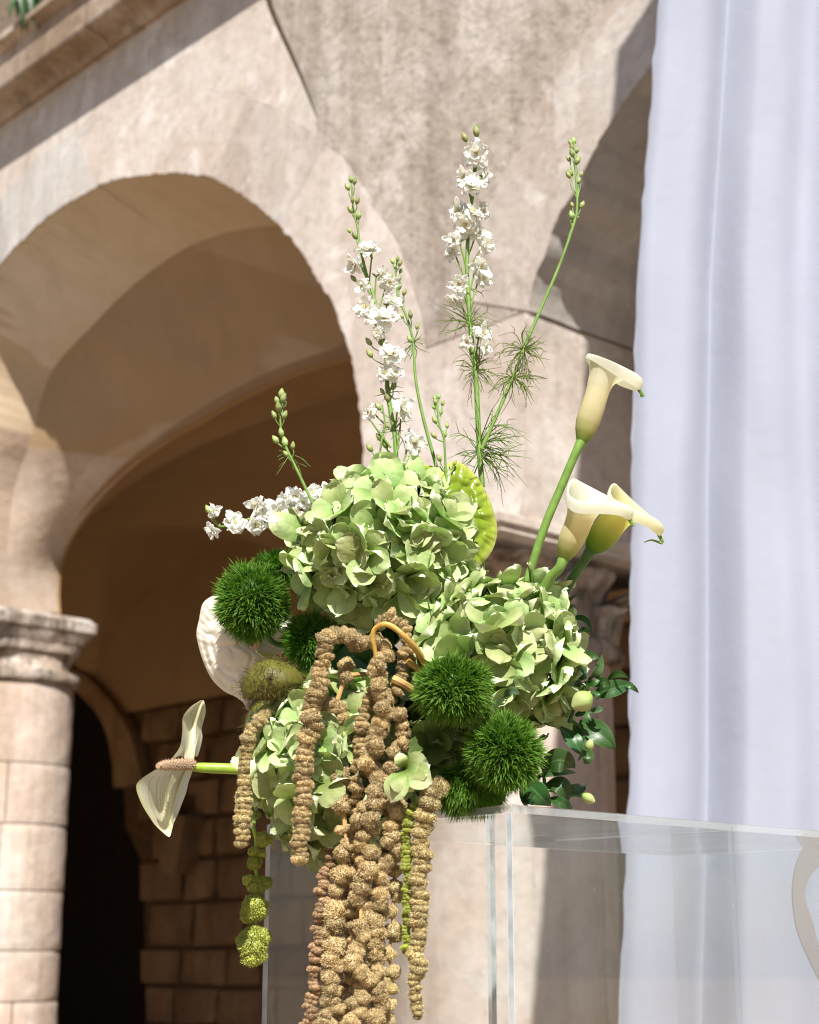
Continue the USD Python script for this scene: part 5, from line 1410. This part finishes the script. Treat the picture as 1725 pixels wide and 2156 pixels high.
sprig('narrow dark leaves between the calla stems and the right hydrangea', 1.53,
      [((180, 70), (270, 10), (345, -110), 38), ((300, 130), (350, 60), (385, -80), 42), ((240, 110), (295, 85), (345, 100), 28, .2, 1), ((330, 190), (370, 130), (395, 60), 34, .2, 1), ((400, 195), (430, 90), (540, 35), 13), ((410, 200), (445, 165), (487, 140), 22, .3, 1), ((425, 290), (560, 270), (636, 410), 24), ((440, 310), (462, 270), (470, 230), 16), ((465, 380), (540, 385), (632, 380), 32), ((430, 300), (470, 340), (480, 400), 20)],
      [[(400, 190), (420, 290), (480, 400), (500, 600)]], [], 21)
sprig('dark green sprig with a plump pale bud, right of the right hydrangea', 1.49,
      [((540, 730), (600, 630), (710, 645), 48), ((600, 850), (690, 770), (732, 605), 38), ((500, 810), (550, 790), (592, 755), 46), ((565, 865), (640, 880), (722, 828), 30), ((650, 905), (735, 870), (810, 890), 42), ((780, 855), (880, 790), (988, 838), 28), ((650, 985), (830, 930), (1022, 880), 66), ((900, 885), (1000, 905), (1077, 972), 24), ((625, 945), (690, 1000), (660, 1085), 24), ((590, 1155), (680, 1130), (752, 1120), 26, .3, 1), ((480, 1185), (560, 1170), (632, 1235), 36), ((470, 940), (520, 880), (560, 900), 30, .2, 1)],
      [[(780, 900), (650, 900), (560, 930), (480, 1100), (420, 1250)], [(650, 1020), (600, 1035), (560, 1050)]], [(540, 1050, 92, 108, -.5, .3), (522, 755, 22, 26, .3, -1)], 22)
sprig('drooping broad dark leaves with a small yellowish bud, under the right hydrangea', 1.495,
      [((520, 1240), (690, 1340), (862, 1500), 92), ((340, 1285), (450, 1400), (560, 1565), 72), ((470, 1260), (520, 1390), (560, 1480), 45), ((560, 1480), (600, 1570), (560, 1632), 48), ((592, 1330), (572, 1480), (502, 1612), 22, .2, 1), ((140, 1410), (190, 1380), (240, 1350), 22), ((560, 1240), (575, 1330), (580, 1420), 20)],
      [[(615, 1465), (580, 1400), (520, 1290), (420, 1210)]], [(615, 1462, 42, 62, .2, -.9)], 23)
sprig('cluster of dark leaves with a nodding pale bud on the plinth at the right', 1.50,
      [((170, 1690), (330, 1600), (472, 1680), 95), ((105, 1765), (300, 1715), (498, 1722), 30), ((190, 1850), (350, 1850), (395, 2045), 74), ((360, 1860), (480, 1880), (595, 1820), 48), ((40, 1830), (130, 1920), (245, 2035), 92), ((230, 1960), (350, 2000), (455, 2055), 42), ((-30, 1980), (60, 1960), (120, 2020), 50), ((20, 1900), (60, 1820), (160, 1740), 50), ((-10, 1850), (0, 1950), (30, 2040), 50)],
      [[(550, 1945), (480, 1930), (420, 1932), (200, 1880), (60, 1960)], [(160, 1560), (180, 1700), (200, 1900)]], [(605, 1962, 50, 66, .75, .4)], 24)
sprig('single dark pointed leaf at the right of the upper dianthus ball', 1.42, [((-190, 1010), (-120, 950), (-35, 985), 34, .1, 1)], [], [], 25)

# ---- dark holder that carries the stems
hb = thing('flower_holder', 'dark bowl of foam almost hidden inside the flowers', 'bowl', (W(900, 1560, 1.60)[0], 1.60, PT))
bx = W(900, 1560, 1.60)[0]
prof = [(0.055, 0.001), (0.075, 0.02), (0.085, 0.05), (0.08, 0.055), (0.0, 0.056)]
rows = np.array([[(bx + r * math.cos(a), 1.605 + r * math.sin(a), PT + h) for a in np.linspace(0, 2 * np.pi, 33)] for r, h in prof])
v_, f_, _ = grid(rows)
part(hb, 'bowl', (v_, f_), 'foam_dark')
bm = trimesh.creation.box(extents=(0.11, 0.09, 0.10)); bm.apply_translation((bx, 1.605, PT + 0.105))
part(hb, 'foam', bm, 'foam_dark', smooth=False)
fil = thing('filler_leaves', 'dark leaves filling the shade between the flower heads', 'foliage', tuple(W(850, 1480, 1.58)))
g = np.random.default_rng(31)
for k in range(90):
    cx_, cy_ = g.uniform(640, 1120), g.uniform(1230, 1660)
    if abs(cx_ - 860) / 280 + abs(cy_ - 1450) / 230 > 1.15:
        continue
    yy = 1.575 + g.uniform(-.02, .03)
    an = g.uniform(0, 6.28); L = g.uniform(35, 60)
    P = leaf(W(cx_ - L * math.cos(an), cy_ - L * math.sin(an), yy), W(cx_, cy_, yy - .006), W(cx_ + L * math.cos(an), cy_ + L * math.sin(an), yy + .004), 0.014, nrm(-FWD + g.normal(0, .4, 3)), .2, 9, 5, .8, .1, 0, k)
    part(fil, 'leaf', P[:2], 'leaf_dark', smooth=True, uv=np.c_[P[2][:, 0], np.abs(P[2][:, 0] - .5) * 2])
